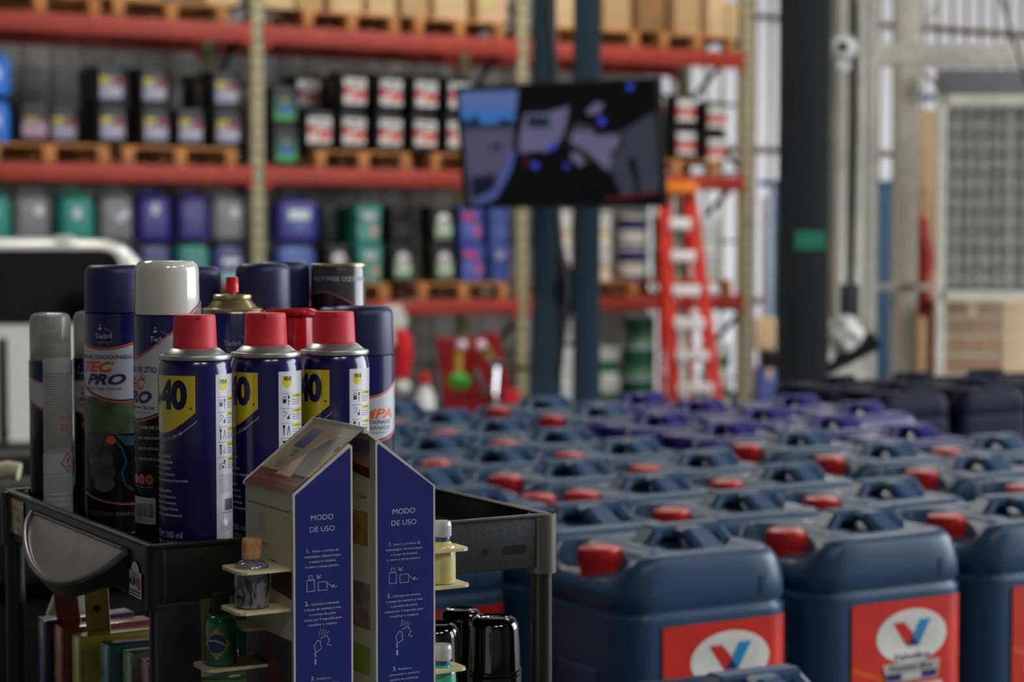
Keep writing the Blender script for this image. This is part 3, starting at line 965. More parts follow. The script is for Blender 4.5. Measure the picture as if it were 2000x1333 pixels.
# concrete column
Yc = 9.0
x0, x1 = xr(1622, 1688, Yc)
cc = empty('concrete_column', ((x0 + x1) / 2, Yc + .1, 0), 0, 'pale grey concrete column with a flared foot right of the black column', 'column')
w = (x1 - x0) / 2
M_conc = mat('concrete', (190, 186, 174), .8, noise=.2, scale=4, bump=.3)
b = MB()
b.prism([(-w, .9), (-w, 6.49), (-w * .2, 6.49), (-w * .1, 6.49), (w, 6.49), (w, .9)], -.08, .2)
b.box((-w * .45, -.1, 3.8), (w * .6, .05, 5.3), bev=.01); b.box((w * .55, -.1, 3.8), (w * .5, .05, 5.3), bev=.01)
b.prism([(-w * 1.0, 0), (w * 1.35, 0), (w * 1.35, .75), (w * 1.0, .95), (-w * 1.0, .95)], -.12, .24)
b.build('shaft', M_conc, cc, smooth=0)
b = MB(); b.tube([at(1672, 0, 8.84) - cc.location, at(1672, 250, 8.84) - cc.location, at(1668, 420, 8.84) - cc.location, at(1662, 560, 8.84) - cc.location, at(1668, 620, 8.84) - cc.location], .011, 6)
b.build('cable', M_dark, cc)
p = at(1650, 93, 8.83)
sc = empty('security_camera', p, 0, 'round white camera with dark lens high on the concrete column', 'camera')
b = MB(); Mr = Matrix.Rotation(PI / 2, 4, 'X')
b.lathe([(.03, -.04), (.052, -.035), (.056, 0), (.05, .03), (.03, .035)], 20, M=Mr); b.lathe([(.03, -.04), (.034, -.03), (.03, .0)], 16, c=(0.0, -.075, 0), M=Mr)
b.build('housing', M_white, sc)
b = MB(); b.lathe([(.026, 0), (.0, .006)], 16, c=(-.012, .0, .034), M=Mr, cap0=True); b.build('lens', M_blackg, sc)
b = MB(); b.box((0, .06, 0), (.09, .03, .09), bev=.01); b.build('mount', M_white, sc)
# bags and black bracket on the concrete column
M_bag = mat('white_bag', (196, 196, 188), .5, bump=.6, scale=30)
def blob(name, label, px, py, Y, rx, ry, rz_, cat, seed, material, parent=None):
    rnd = random.Random(seed)
    bm = bmesh.new(); bmesh.ops.create_icosphere(bm, subdivisions=4, radius=1)
    ph = [rnd.random() * 6 for _ in range(6)]
    for v in bm.verts:
        c = v.co.copy()
        k = 1 + .12 * math.sin(4 * c.x + ph[0]) * math.cos(5 * c.z + ph[1]) + .09 * math.sin(9 * c.y + 7 * c.z + ph[2]) + .05 * math.sin(17 * c.x + ph[3]) * math.sin(15 * c.z + ph[4])
        v.co = Vector((c.x * rx * k, c.y * ry * k, c.z * rz_ * k))
    bm.verts.index_update()
    mb = MB().add([v.co.copy() for v in bm.verts], [[v.index for v in f.verts] for f in bm.faces])
    bm.free()
    return tag(mb.build(name, material, None, at(px, py, Y)), label, cat)
blob('plastic_bag', 'crumpled white plastic bag lying on the slanted black bracket', 1650, 655, 8.72, .075, .06, .085, 'bag', 3, M_bag)
blob('cloth_bundle', 'small white rag bundle at the lower left end of the slanted black bracket', 1613, 697, 8.73, .045, .04, .045, 'rag', 5, M_bag)
br = empty('slanted_bracket', at(1652, 695, 8.75), 0, 'black slanted metal arm fixed to the concrete column holding a white bag', 'bracket')
b = MB(); a = at(1598, 722, 8.72) - br.location; c = at(1712, 664, 8.72) - br.location
b.tube([a, c], .036, 4, flat=1.2); b.tube([Vector((0, 0, 0)), Vector((.0, .17, .02))], .02, 6)
b.build('arm', M_black, br)
b = MB(); b.box(at(1660, 592, 8.8) - br.location, (.09, .05, .17), bev=.015); b.build('clamp_box', M_dark, br)

vpost(1691, 1712, 10.6, 'pale_post', mat('pale_paint', (190, 188, 176), .6), 'narrow pale post beside the concrete column', 'post')
# beige steel frame
Yf = 11.0
fr = empty('steel_frame', (xr(1772, 1772, Yf)[0], Yf, 0), 0, 'beige steel frame of tall post and horizontal beams right of the concrete column', 'frame')
M_beige = mat('frame_beige', (196, 190, 174), .6)
x0, x1 = xr(1752, 1792, Yf)
b = MB(); b.box((0, .06, 3.24), (x1 - x0, .12, 6.48), bev=.006); b.build('post', M_beige, fr)
def fbeam(pxa, pxb, pya, pyb, nm='beam', y=0.0, m_=None, dp=.08):
    A = at(pxa, pya, Yf) - fr.location; B = at(pxb, pyb, Yf) - fr.location
    b = MB(); b.box(((A.x + B.x) / 2, y + dp / 2, (A.z + B.z) / 2), (abs(B.x - A.x), dp, abs(A.z - B.z)), bev=.004)
    return b.build(nm, m_ or M_beige, fr)
fbeam(1693, 2100, 86, 128, y=-.012)
fbeam(1693, 1830, 556, 568, 'rail')
p = at(1700, 105, Yf) - fr.location
MB().box((p.x + .02, -.01, p.z), (.08, .02, .12), bev=.004).build('gusset', M_beige, fr)
for (a_, b_) in (((1800, 60), (1832, 5)), ((1797, 130), (1835, 175))):
    MB().tube([at(*a_, Yf) - fr.location, at(*b_, Yf) - fr.location], .012, 6).build('brace', M_beige, fr)
MB().tube([at(1955, -10, Yf - .2) - fr.location, at(1975, 60, Yf - .2) - fr.location, at(2010, 170, Yf - .2) - fr.location], .012, 6).build('hanging_cable', mat('cable_grey', (96, 96, 86), .6), fr)
b = MB(); x0, x1 = xr(1697, 1715, 11.5); b.box((0, 0, 0), (x1 - x0, .1, 1.2))
b.build('rusty_bar', mat('rust', (84, 44, 34), .8), None, ((x0 + x1) / 2, 11.6, at(1700, 78, 11.5).z + .6), label='rust-brown steel bar above the beige beam', cat='bar')
o = bpy.data.objects['rusty_bar']; o.location.z = (at(1700, 78, 11.5).z + 6.49) / 2; o.scale.z = (6.49 - at(1700, 78, 11.5).z) / 1.2

# mesh cage door
Yg = 10.4
cg = empty('mesh_cage', at(1920, 385, Yg), 0, 'grey wire mesh cage panel with a beige frame at the right edge', 'cage')
M_mesh = mat('mesh_wire', (196, 194, 182), .5)
M_tarp = mat('grey_tarp', (128, 128, 126), .7)
def G(px, py, y=Yg): return at(px, py, y) - cg.location
for (a_, b_, w) in (((1838, 182), (1838, 800), .05), ):
    pass
zl = -cg.location.z + 0.0
b = MB(); 
xa = G(1838, 385).x; xb = G(2090, 385).x
for x in (xa, xb):
    b.box((x, 0, (G(0, 186).z + zl) / 2), (.045, .045, G(0, 186).z - zl))
for py in (195, 578):
    b.box(((xa + xb) / 2, 0, G(0, py).z), (xb - xa, .045, .05))
b.build('frame', M_beige, cg)
b = MB()
n = int((xb - xa) / .046)
for i in range(1, n):
    x = xa + (xb - xa) * i / n
    b.box((x, -.01, (G(0, 186).z + G(0, 760).z) / 2), (.006, .006, G(0, 186).z - G(0, 760).z))
z = G(0, 186).z - .06
while z > G(0, 760).z:
    b.box(((xa + xb) / 2, -.014, z), (xb - xa, .006, .006)); z -= .1
b.build('wire_mesh', M_mesh, cg)
b = MB()
vs = []; fs = []
N = 60
for i in range(N + 1):
    x = xa + .03 + (xb - xa - .06) * i / N
    y = .06 + .015 * math.sin(i * .9) + .008 * math.sin(i * 2.3)
    vs += [(x, y, G(0, 204).z), (x, y, G(0, 570).z), ]
for i in range(N): fs.append([2 * i, 2 * i + 2, 2 * i + 3, 2 * i + 1])
k = len(vs)
vs2 = [(v[0], v[1] + .006, v[2]) for v in vs]
b.add(vs + vs2, fs + [[a + k for a in f][::-1] for f in fs])
b.build('tarpaulin', M_tarp, cg, label='grey rippled sheet behind the mesh')
x0, x1 = xr(1832, 2100, 10.8)
z0_, z1_ = at(0, 186, 10.8).z, at(0, 134, 10.8).z
hb = MB().box((0, .05, 0), (x1 - x0, .1, z1_ - z0_), bev=.01).build('header_panel', mat('panel_grey', (104, 104, 104), .6), cg)
hb.location = Vector(((x0 + x1) / 2, 10.8, (z0_ + z1_) / 2)) - cg.location
hb['label'] = 'plain dark grey header box'
# boxes behind the mesh: a stack on a pallet
def big_box(px0, px1, py0, Y, material, label, d=.5, z0=None):
    x0, x1 = xr(px0, px1, Y); zt2 = at(0, py0, Y).z
    zb = z0 if z0 is not None else 0.0
    r = make_box(x1 - x0, d, zt2 - zb, material)
    r.location = ((x0 + x1) / 2, Y + d / 2, zb)
    return tag(r, label, 'box')
big_box(1846, 1955, 590, 10.75, M_card3, 'tall brown cardboard box behind the wire mesh at the right')
big_box(1958, 2090, 590, 10.75, M_card2, 'pale bright cardboard box behind the mesh at the right edge')
big_box(1796, 1834, 600, 12.6, M_card, 'cardboard box standing left of the mesh cage, lowest of three')
zz = at(0, 600, 12.6).z + .002
big_box(1796, 1836, 366, 12.6, M_card, 'cardboard box left of the mesh cage, middle of three stacked', z0=zz)
big_box(1797, 1835, 215, 12.6, M_card2, 'pale cardboard box left of the mesh cage, topmost of three', z0=at(0, 366, 12.6).z + .002)
x_ = at(1800, 520, 11.3)
rb = MB(); rb.tube([(0, 0, .32), (.01, 0, .2), (.03, -.01, .08), (.01, 0, -.05)], [.03, .04, .05, .03], 8)
rb.tube([(.0, 0, -.02), (.025, 0, -.15), (.0, 0, -.24)], [.03, .045, .02], 8)
rb.tube([(0, 0, .3), (0, 0, .49)], .004, 5)
ob = rb.build('red_ribbon', mat('ribbon_red', (170, 36, 34), .6), None, at(1800, 535, 11.12) , label='red hanging ribbon against the beige post, left of the cage', cat='ribbon')

# blue rack behind, at right
Yb = 17.6
bf = empty('blue_rack', (xr(1727, 1727, Yb)[0], Yb, 0), 0, 'thin blue steel rack frame standing behind the columns at right', 'rack')
M_bfr = mat('frame_blue', (44, 84, 116), .5)
for (a_, b_, top) in ((1512, 1526, 355), (1716, 1740, 355), (1880, 1900, 180)):
    x0, x1 = xr(a_, b_, Yb); zz = at(0, top, Yb).z
    MB().box(((x0 + x1) / 2 - bf.location.x, .04, zz / 2), (x1 - x0, .08, zz), bev=.004).build('post', M_bfr, bf)
zz = at(0, 358, Yb).z
for (a_, b_) in ((1482, 1900),):
    x0, x1 = xr(a_, b_, Yb)
    MB().box(((x0 + x1) / 2 - bf.location.x, .02, zz), (x1 - x0, .06, .055), bev=.004).build('beam', M_bfr, bf)
x0, x1 = xr(1794, 1900, Yb)
MB().box(((x0 + x1) / 2 - bf.location.x, .02, at(0, 190, Yb).z), (x1 - x0, .06, .055), bev=.004).build('beam', M_bfr, bf)
x0, x1 = xr(1488, 1508, 17.0)
vpost(1490, 1510, 17.0, 'grey_pipe', mat('galvanised', (150, 156, 164), .4, metal=.4), 'grey vertical pipe between the rack end and the black column', 'pipe', dpt=.08, z1=at(0, 385, 17.0).z + .0)
# pile left of black column
big_box(1484, 1524, 720, 15.2, mat('carton_blue', (70, 84, 150), .6), 'blue and white carton low beside the rack end', d=.3)
zz = at(0, 720, 15.2).z + .002
x0, x1 = xr(1488, 1534, 15.2)
mb = MB(); mb.box((0, .13, .07), (x1 - x0, .26, .14), bev=.02)
mb.build('black_case', M_black, None, ((x0 + x1) / 2, 15.2, zz), label='small black case stacked on the blue and white carton', cat='case')
big_box(1478, 1516, 622, 15.25, M_card2, 'pale cardboard box on top of the black case beside the rack end', d=.24, z0=zz + .142)

# ------------------------------------------------------------------ red tyre machine
Ym = 15.0
rm = empty('workshop_machine', (at(925, 700, Ym).x, Ym, 0), 0, 'dark red workshop machine with yellow rod, green disc and steel levers under the rack', 'machine')
def R3(px, py, dy=0.0): return at(px, py, Ym + dy) - rm.location
M_dred = mat('machine_red', (150, 26, 30), .4)
b = MB()
hull = [R3(848, 662), R3(895, 668), R3(935, 662), R3(958, 650), R3(975, 662), R3(1003, 790), R3(1003, 850), R3(866, 850), R3(862, 760)]
b.prism([(p.x, p.z) for p in hull], .12, .5)
b.prism([(p.x, p.z) for p in (R3(870, 762), R3(990, 762), R3(1000, 860), R3(870, 860))], -.1, .12)
b.build('cabinet', M_dred, rm, smooth=0)
z_ = R3(900, 745).z
b = MB(); b.box((R3(940, 800).x, .2, (-0 + .0) + .06), (.62, .75, .12), bev=.01); b.build('base', M_dred, rm)
b = MB(); b.box((R3(1000, 800).x, -.12, R3(0, 760).z / 2), (.12, .2, R3(0, 760).z), bev=.01); b.build('red_block', mat('bright_red', (206, 36, 44), .4), rm)
b = MB(); b.tube([R3(895, 745, -.05), R3(896, 682, -.05)], .028, 8); b.build('yellow_rod', mat('rod_yellow', (214, 168, 60), .4), rm)
def ball(r, c, mb):
    prof = [(r * math.sin(PI * i / 10), -r * math.cos(PI * i / 10)) for i in range(11)]
    return mb.lathe(prof, 16, c=c, cap0=False, cap1=False)
b = MB(); ball(.042, R3(902, 675, -.08), b); ball(.04, R3(940, 675, -.08), b); b.build('knob', mat('knob_white', (236, 216, 226), .3), rm)
b = MB(); Mr = Matrix.Rotation(PI / 2, 4, 'X'); c = R3(898, 745, -.12)
b.lathe([(.03, -.03), (.085, -.02), (.09, .0), (.03, .03)], 20, M=Matrix.Translation(c) @ Mr @ Matrix.Scale(.75, 4, (0, 1, 0)))
b.build('green_disc', mat('disc_green', (50, 160, 44), .4), rm)
b = MB(); b.tube([R3(925, 722, -.15), R3(938, 745, -.17), R3(953, 776, -.2)], [.03, .026, .03], 8); b.tube([R3(955, 706, -.15), R3(975, 710, -.16), R3(1000, 716, -.18)], [.03, .036, .024], 8)
b.tube([R3(970, 712, -.15), R3(966, 770, -.17)], .02, 8); ball(.03, R3(968, 786, -.2), b)
b.build('steel_lever', M_chrome, rm)
b = MB(); b.tube([R3(1000, 716, -.18), R3(1034, 722, -.2)], .024, 8); b.build('lever_grip', M_black, rm)
b = MB(); b.tube([R3(955, 680, -.02), R3(950, 700, -.02)], .04, 8); b.build('yellow_hose', mat('hose_yellow', (150, 130, 40), .5), rm)

# christmas stocking hanging on the lowest beam
Yk = 14.6
st = empty('christmas_stocking', at(785, 660, Yk), 0, 'red christmas stocking with white cuff and white toe hanging from the red beam', 'stocking')
def K3(px, py, dy=0.0): return at(px, py, Yk + dy) - st.location
M_fur = mat('white_fur', (238, 236, 230), .9, bump=.5, scale=60)
b = MB(); b.prism([(p.x, p.z) for p in (K3(752, 597), K3(782, 597), K3(797, 628), K3(776, 672), K3(756, 672), K3(740, 640))], -.05, .05)
b.build('cuff', M_fur, st)
b = MB(); b.tube([K3(775, 640), K3(786, 665), K3(788, 700), K3(784, 738)], [.055, .07, .068, .06], 14); b.build('sock', mat('stocking_red', (216, 22, 34), .8, bump=.2), st)
b = MB(); ball(.062, K3(785, 756), b); b.build('toe', M_fur, st)
tt = rk(t_at(785, -.01), -.02)
b = MB(); b.tube([K3(770, 597), Vector((K3(775, 0).x + .04, tt.y - st.location.y, 1.02 - st.location.z))], .004, 5); b.build('cord', M_white, st)

# small white bottle with red cap on the floor before the rack
wb = empty('white_bottle', (at(830, 760, 14.2).x, 14.2, 0), 0, 'small white bottle with a red cap on the floor left of the red machine', 'bottle')
zt3 = at(0, 728, 14.2).z; zb3 = at(0, 752, 14.2).z
b = MB(); b.lathe([(.07, 0), (.075, .02), (.075, zb3 - .12), (.05, zb3 - .04), (.03, zb3), (.03, zb3 + .01)], 20); b.build('body', M_white, wb)
b = MB(); b.lathe([(.04, zb3 + .0), (.042, zt3 - .01), (.036, zt3), (0, zt3)], 16); b.build('cap', M_cap, wb)

# ------------------------------------------------------------------ white vehicle
Yv = 9.5
vx = at(60, 600, Yv).x - .38
veh = empty('white_pickup', (vx, Yv, 0), math.radians(11), 'white pickup cab with a dark rear window behind the spray cans at left', 'vehicle')
M_car = mat('car_paint', (236, 236, 226), .25, coat=.5, noise=.03)
M_glass = mat('car_glass', (6, 9, 9), .05, coat=.5)
er = at(272, 512, Yv).x - vx      # half width at roof shoulder
def carpoly(inset=0.0, top=1.512):
    pts = []
    hw = er + .22
    # right half, bottom to top
    right = [(hw - .05, .38), (hw, .55), (hw + .01, .8), (hw - .02, 1.0), (er + .10, 1.18), (er + .02, 1.34), (er - .03, 1.42), (er - .09, 1.475), (er - .18, 1.503), (er - .4, top)]
    pts = right + [(-x, z) for (x, z) in right[::-1]]
    return pts
P0 = carpoly()
b = MB()
n = len(P0)
secs = []
for (y, s, dz) in ((0.0, .965, -.03), (.03, .99, -.008), (.10, 1.0, 0), (1.2, 1.0, .01), (1.5, .98, -.05), (2.0, .96, -.45), (3.3, .95, -.5), (3.5, .9, -.6)):
    secs.append([(x * s, y, (z if z < 1.0 else 1.0 + (z - 1.0) * (1 + dz / .51)) if dz < 0 else z) for (x, z) in P0])
vs = [p for sct in secs for p in sct]; fs = []
for j in range(len(secs) - 1):
    for i in range(n):
        i2 = (i + 1) % n
        fs.append([j * n + i, j * n + i2, (j + 1) * n + i2, (j + 1) * n + i])
fs.append(list(range(n))[::-1]); fs.append([(len(secs) - 1) * n + i for i in range(n)])
b.add(vs, fs).build('body', M_car, veh, smooth=40)
wr = at(222, 520, Yv).x - vx; zt4 = at(0, 494, Yv).z; zb4 = at(0, 628, Yv).z
def rrect(x0, x1, z0, z1, r, xb=0.0):
    out = []
    for (cx_, cz, a0) in ((x1 - r, z1 - r, 0), (x0 + r, z1 - r, PI / 2), (x0 + r - xb, z0 + r, PI), (x1 - r + xb, z0 + r, 1.5 * PI)):
        for k in range(7):
            a = a0 + PI / 2 * k / 6
            out.append((cx_ + r * math.cos(a), cz + r * math.sin(a)))
    return out
MB().prism(rrect(-wr, wr, zb4, zt4, .07, .05), -.012, .02).build('rear_window', M_glass, veh)
MB().prism(rrect(-wr - .015, wr + .015, zb4 - .015, zt4 + .015, .08, .05), -.006, .02).build('window_seal', M_black, veh)
p = at(120, 467, Yv)
MB().box((p.x - vx, .0, p.z), (.1, .03, .03), bev=.008).build('roof_glint', mat('glint_white', (250, 252, 240), .1, coat=1), veh)  # white block stands in for a sky reflection on the roof
b = MB(); b.box((0, -.06, .45), (2 * er + .4, .12, .16), bev=.03); b.build('bumper', M_black, veh)
for sx in (-1, 1):
    for y in (.75, 2.8):
        b = MB(); b.lathe([(.12, -.1), (.3, -.1), (.32, -.07), (.32, .07), (.3, .1), (.12, .1)], 28, M=Matrix.Translation((sx * (er + .08), y, .32)) @ Matrix.Rotation(PI / 2, 4, 'Y'))
        b.build('wheel', M_black, veh)
    b = MB(); b.box((sx * (er + .16), -.0, .82), (.1, .03, .26), bev=.01); b.build('tail_lamp', mat('tail_red', (150, 16, 18), .2), veh)
x_ = at(4, 780, Yv).x - vx
MB().box((x_, -.012, .78), (.04, .012, .5), bev=.004).build('trim_strip', M_black, veh)

# tyre stack added as something dark behind the cart
tp = at(45, 900, 3.75)
M_tyre = mat('tyre_rubber', (16, 16, 17), .7, noise=.1)
for k in range(5):
    b = MB()
    R_ = .31
    b.lathe([(.19, .03), (.2, .01), (.24, 0), (.28, .01), (R_, .035), (R_ + .004, .06), (R_, .075), (R_ + .004, .09), (R_ + .004, .12), (R_, .135), (R_ + .004, .15), (R_, .18), (.28, .205), (.24, .215), (.2, .205), (.19, .185), (.19, .03)], 48, cap0=False, cap1=False)
    for q in range(48):
        a_ = 2 * PI * q / 48
        b.box((R_ * math.cos(a_), R_ * math.sin(a_), .1075), (.012, .014, .13), 0, rz=a_)
    b.build('tyre', M_tyre, None, (tp.x + (.01 if k % 2 else -.008), 3.75, k * .216), label='black tyre in a stack added for darkness behind the cart, %s from the top' % ('fifth', 'fourth', 'third', 'second', 'first')[k], cat='tyre', group='stacked tyres')

# bent tube behind the cart at far left
hb = empty('push_handle', (at(20, 925, 2.4).x, 2.4, 0), 0, 'cream bent tube handle behind the black cart at the left edge', 'handle')
b = MB()
q = [at(-120, 990, 2.4), at(-60, 950, 2.4), at(-15, 925, 2.4), at(15, 918, 2.4), at(38, 922, 2.4)]
b.tube([p - hb.location for p in q], .011, 12); b.build('grip', mat('cream_rubber', (196, 188, 160), .5), hb)
b = MB(); q = [at(-90, 975, 2.4) - hb.location, at(-90, 1150, 2.4) - hb.location]; q.append(Vector((q[-1].x, 0, 0))); b.tube(q, .012, 10)
b.build('post', M_dark, hb)

# ------------------------------------------------------------------ jerrycans
JW, JD, JH = .278, .235, .385
def make_jerry(body, cap, labelled=True):
    r = empty('jerrycan')
    hw, hd = JW / 2, JD / 2
    def sm(x): x = max(0, min(1, x)); return x * x * (3 - 2 * x)
    def hf(x, y, z):
        if z < JH - .075: return 0
        k = (z - (JH - .075)) / .075
        notch = -.030 * sm((-x - .068) / .022) * sm((.085 - abs(y)) / .03 + .35)
        # sunken seat of the handle
        seat = -.007 * sm((.072 - abs(y)) / .015) * sm((.07 - abs(x - .038)) / .015) if z >= JH - .0001 else 0
        return notch * k * k + seat
    rr = .044
    secs = [(0, hw - .02, hd - .02, .03), (.006, hw - .006, hd - .006, rr), (.02, hw, hd, rr), (.09, hw, hd, rr), (.18, hw, hd, rr), (JH - .085, hw, hd, rr), (JH - .079, hw, hd, rr), (JH - .076, hw - .003, hd - .003, rr),
            (JH - .071, hw - .003, hd - .003, rr), (JH - .067, hw, hd, rr), (JH - .045, hw - .002, hd, rr), (JH - .028, hw - .006, hd - .001, rr), (JH - .014, hw - .012, hd - .003, rr), (JH - .005, hw - .018, hd - .006, rr), (JH - .0012, hw - .024, hd - .011, rr), (JH, hw - .032, hd - .018, .04)]
    b = MB(); b.loft(secs, n=6, hfun=hf, inner=10)
    # side grip ribs
    for s in (-1, 1):
        for (z0r, z1r) in ((.05, .13), (.15, .23)):
            b.box((s * (hw + .0005), 0, (z0r + z1r) / 2), (.006, .1, z1r - z0r), 0, .002)
    b.box((.085, -hd - .0002, JH - .05), (.018, .002, .026), 0, .0008)
    b.build('body', body, r, smooth=50)
    b = MB()
    def bar(p0, p1, w0, w1, t0=.012, t1=.012):
        p0 = Vector(p0); p1 = Vector(p1)
        d_ = (p1 - p0).normalized()
        side = Vector((0, 0, 1)).cross(d_)
        if side.length < .01: side = Vector((0, 1, 0))
        side.normalize(); up = d_.cross(side).normalized()
        vs = []
        for (p, w, t) in ((p0, w0, t0), (p1, w1, t1)):
            for (a, c) in ((-1, -1), (1, -1), (1.0, .4), (.7, 1), (-.7, 1), (-1, .4)):
                vs.append(p + side * a * w / 2 + up * c * t / 2)
        fs = [[i, (i + 1) % 6, 6 + (i + 1) % 6, 6 + i] for i in range(6)] + [list(range(6))[::-1], [6 + i for i in range(6)]]
        b.add(vs, fs)
    zt_h = JH + .015
    y0 = .012; X = .022
    bar((-.04 + X, y0, zt_h), (.072 + X, y0, zt_h), .036, .034, .015, .015)
    bar((-.068 + X, y0, JH - .022), (-.034 + X, y0, zt_h), .055, .038, .02, .015)
    bar((.096 + X, y0, JH - .02), (.066 + X, y0, zt_h), .045, .036, .02, .015)
    bar((.026 + X, y0 - .078, JH - .02), (.014 + X, y0 - .032, zt_h - .001), .06, .044, .018, .015)
    bar((.014 + X, y0 - .036, zt_h - .002), (.014 + X, y0 + .01, zt_h), .044, .044, .014, .014)
    bar((.02 + X, y0 + .066, JH - .02), (.014 + X, y0 + .02, zt_h - .002), .05, .04, .018, .015)
    b.build('handle', body, r, smooth=30)
    b = MB()
    zc_ = JH - .034
    prof = [(.0262, zc_ - .004), (.0266, zc_ + .006), (.027, zc_ + .010), (.0285, zc_ + .030), (.0275, zc_ + .034), (.0225, zc_ + .036), (0, zc_ + .036)]
    b.lathe(prof, 28, c=(-.105, 0, 0))
    for i in range(28):
        a = 2 * PI * i / 28
        b.box((-.105 + .0283 * math.cos(a), .0283 * math.sin(a), zc_ + .022), (.0018, .0018, .02))
    b.build('screw_cap', cap, r)
    if labelled:
        d = Decal()
        LW, LH = .208, .245
        v1 = JH - .092; v0 = v1 - LH
        d.rect(-LW / 2, v0, LW / 2, v1, 0, 0)
        d.poly([(-LW / 2, v1 - .095), (-LW / 2, v1 - .087), (-.02, v1 - .118), (-.02, v1 - .121)], 1, 1)
        d.poly([(.02, v1 - .13), (.02, v1 - .134), (LW / 2, v1 - .178), (LW / 2, v1 - .168)], 1, 1)
        d.ell(.004, v1 - .052, .0655, .0394, 1, 1, 48)
        d.ell(.004, v1 - .052, .0644, .0384, 2, 2, 48)
        vx_, vy_ = .004, v1 - .0495
        s_ = .76
        d.poly([(vx_ - .035, vy_ + .024 * s_), (vx_ - .014, vy_ + .024 * s_), (vx_ + .006, vy_ - .004 * s_), (vx_ - .004, vy_ - .022 * s_), (vx_ - .010, vy_ - .022 * s_)], 0, 3)
        d.poly([(vx_ + .014, vy_ + .026 * s_), (vx_ + .035, vy_ + .026 * s_), (vx_ + .013, vy_ - .022 * s_), (vx_ + .008, vy_ - .022 * s_), (vx_ - .0, vy_ - .006 * s_)], 3, 3)
        d.poly([(vx_ - .010, vy_ - .022 * s_), (vx_ + .013, vy_ - .022 * s_), (vx_ + .0015, vy_ - .0025 * s_)], 4, 4)
        d.text('Valvoline', .004, v1 - .0855, .0105, 4, 3, align='c', w=.069, bold=.02)
        d.poly([(-.05, v1 - .0885), (.056, v1 - .0885), (.051, v1 - .116), (-.042, v1 - .116)], 5, 5)
        d.text('Premium Blue', .002, v1 - .0995, .0075, 4, 6, align='c', w=.080, bold=.025, shear=.2)
        d.poly([(-.045, v1 - .1035), (-.016, v1 - .1035), (-.016, v1 - .1135), (-.041, v1 - .1135)], 4, 6)
        d.poly([(.022, v1 - .1035), (.051, v1 - .1035), (.048, v1 - .1135), (.022, v1 - .1135)], 4, 6)
        d.text('7800', .003, v1 - .113, .008, 2, 6, align='c', w=.032, bold=.02)
        d.rect(-.08, v1 - .127, .06, v1 - .121, 2, 6)
        def jmap(u, v, l):
            hw_, hd_, r_ = hw, hd + .0015, rr
            g = .0008 + l * .0003
            s = 1 if u >= 0 else -1
            a = abs(u)
            st_ = hw_ - r_
            if a <= st_: return (u, -hd_ - g, v)
            th = (a - st_) / r_
            return (s * (st_ + (r_ + g) * math.sin(th)), -(hd_ - r_) - (r_ + g) * math.cos(th), v)
        d.build('label', [M_lred, M_lor, M_lwh, M_lcy, M_lnv, M_lgr], lambda u, v, l: jmap(u + .022, v, l), r, step=.008)
    return r
jb0 = make_jerry(M_jblue, M_cap)
jp0 = make_jerry(M_jpurp, M_jpurp, False)
jn0 = make_jerry(M_jnavy, M_jnavy, False)
used = set()
def place_j(proto, p, z, rz, label, grp):
    o = proto if proto.name not in used else copy_tree(proto)
    used.add(proto.name)
    o.location = (p.x, p.y, z); o.rotation_euler = (0, 0, rz)
    return tag(o, label, 'jerrycan', grp)
JZ = .70
JC = Vector((.118, 2.66, 0)) + U * .105
def proj(p):
    v = p - Vector((0, 0, CAM_H))
    c, s = math.cos(PITCH), math.sin(PITCH)
    dep = v.y * c - v.z * s
    up = v.y * s + v.z * c
    return 1000 + F_PX * v.x / dep, 666.5 - F_PX * up / dep
ordn = ['front', 'second', 'third', 'fourth', 'fifth', 'sixth', 'seventh', 'eighth', 'ninth', 'tenth', 'eleventh', 'twelfth', 'thirteenth', 'fourteenth', 'fifteenth', 'sixteenth', 'seventeenth']
rnd = random.Random(11)
cells = []
for j in range(0, 16):
    for i in range(-2, 22):
        if j == 0 and i < 0: continue
        off = .10 if i >= 3 else 0.0
        p = JC + U * (i * .293 + off) + V * (j * .257 - (.2 * .257 if i >= 3 else 0))
        px, py = proj(Vector((p.x, p.y, JZ + JH)))
        if j == 0: p = p + U * (0, .024, .034)[min(i, 2)]
        if px < 560 or px > 2130 or py < 782: continue
        if j > 0 and py > 1150: continue
        # beyond the blue block, in front of the dark navy one, the floor is free
        right_limit = 868 if px > 1800 else 0
        if py < right_limit: continue
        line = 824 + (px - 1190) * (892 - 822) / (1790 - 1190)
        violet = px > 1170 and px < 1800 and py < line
        cells.append((j, i, p, violet))
lower = []
rowcount = {}
for (j, i, p, violet) in cells:
    k = rowcount.get((j, violet), 0); rowcount[(j, violet)] = k + 1
    jit = rnd.uniform(-.014, .014)
    flip = PI if (not violet and (i, j) in ((0, 2),)) else 0
    pp = p + Vector((rnd.uniform(-.002, .002), rnd.uniform(-.002, .002), 0))
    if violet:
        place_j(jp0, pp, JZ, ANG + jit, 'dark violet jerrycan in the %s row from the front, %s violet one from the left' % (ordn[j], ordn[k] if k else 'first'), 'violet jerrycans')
    else:
        if j == 0:
            lab = {0: 'front-row blue jerrycan nearest the cart, with red label', 1: 'front-row blue jerrycan with fully visible red label, second from the cart', 2: 'front-row blue jerrycan cut by the right photo edge'}.get(i, 'front-row blue jerrycan right of the photo edge')
        else:
            lab = 'blue red-capped jerrycan, %s row from the front, %s from the left' % (ordn[j], ordn[k] if k else 'first')
        place_j(jb0, pp, JZ, ANG + jit + flip, lab, 'blue jerrycans')
    lower.append((pp, violet, jit))
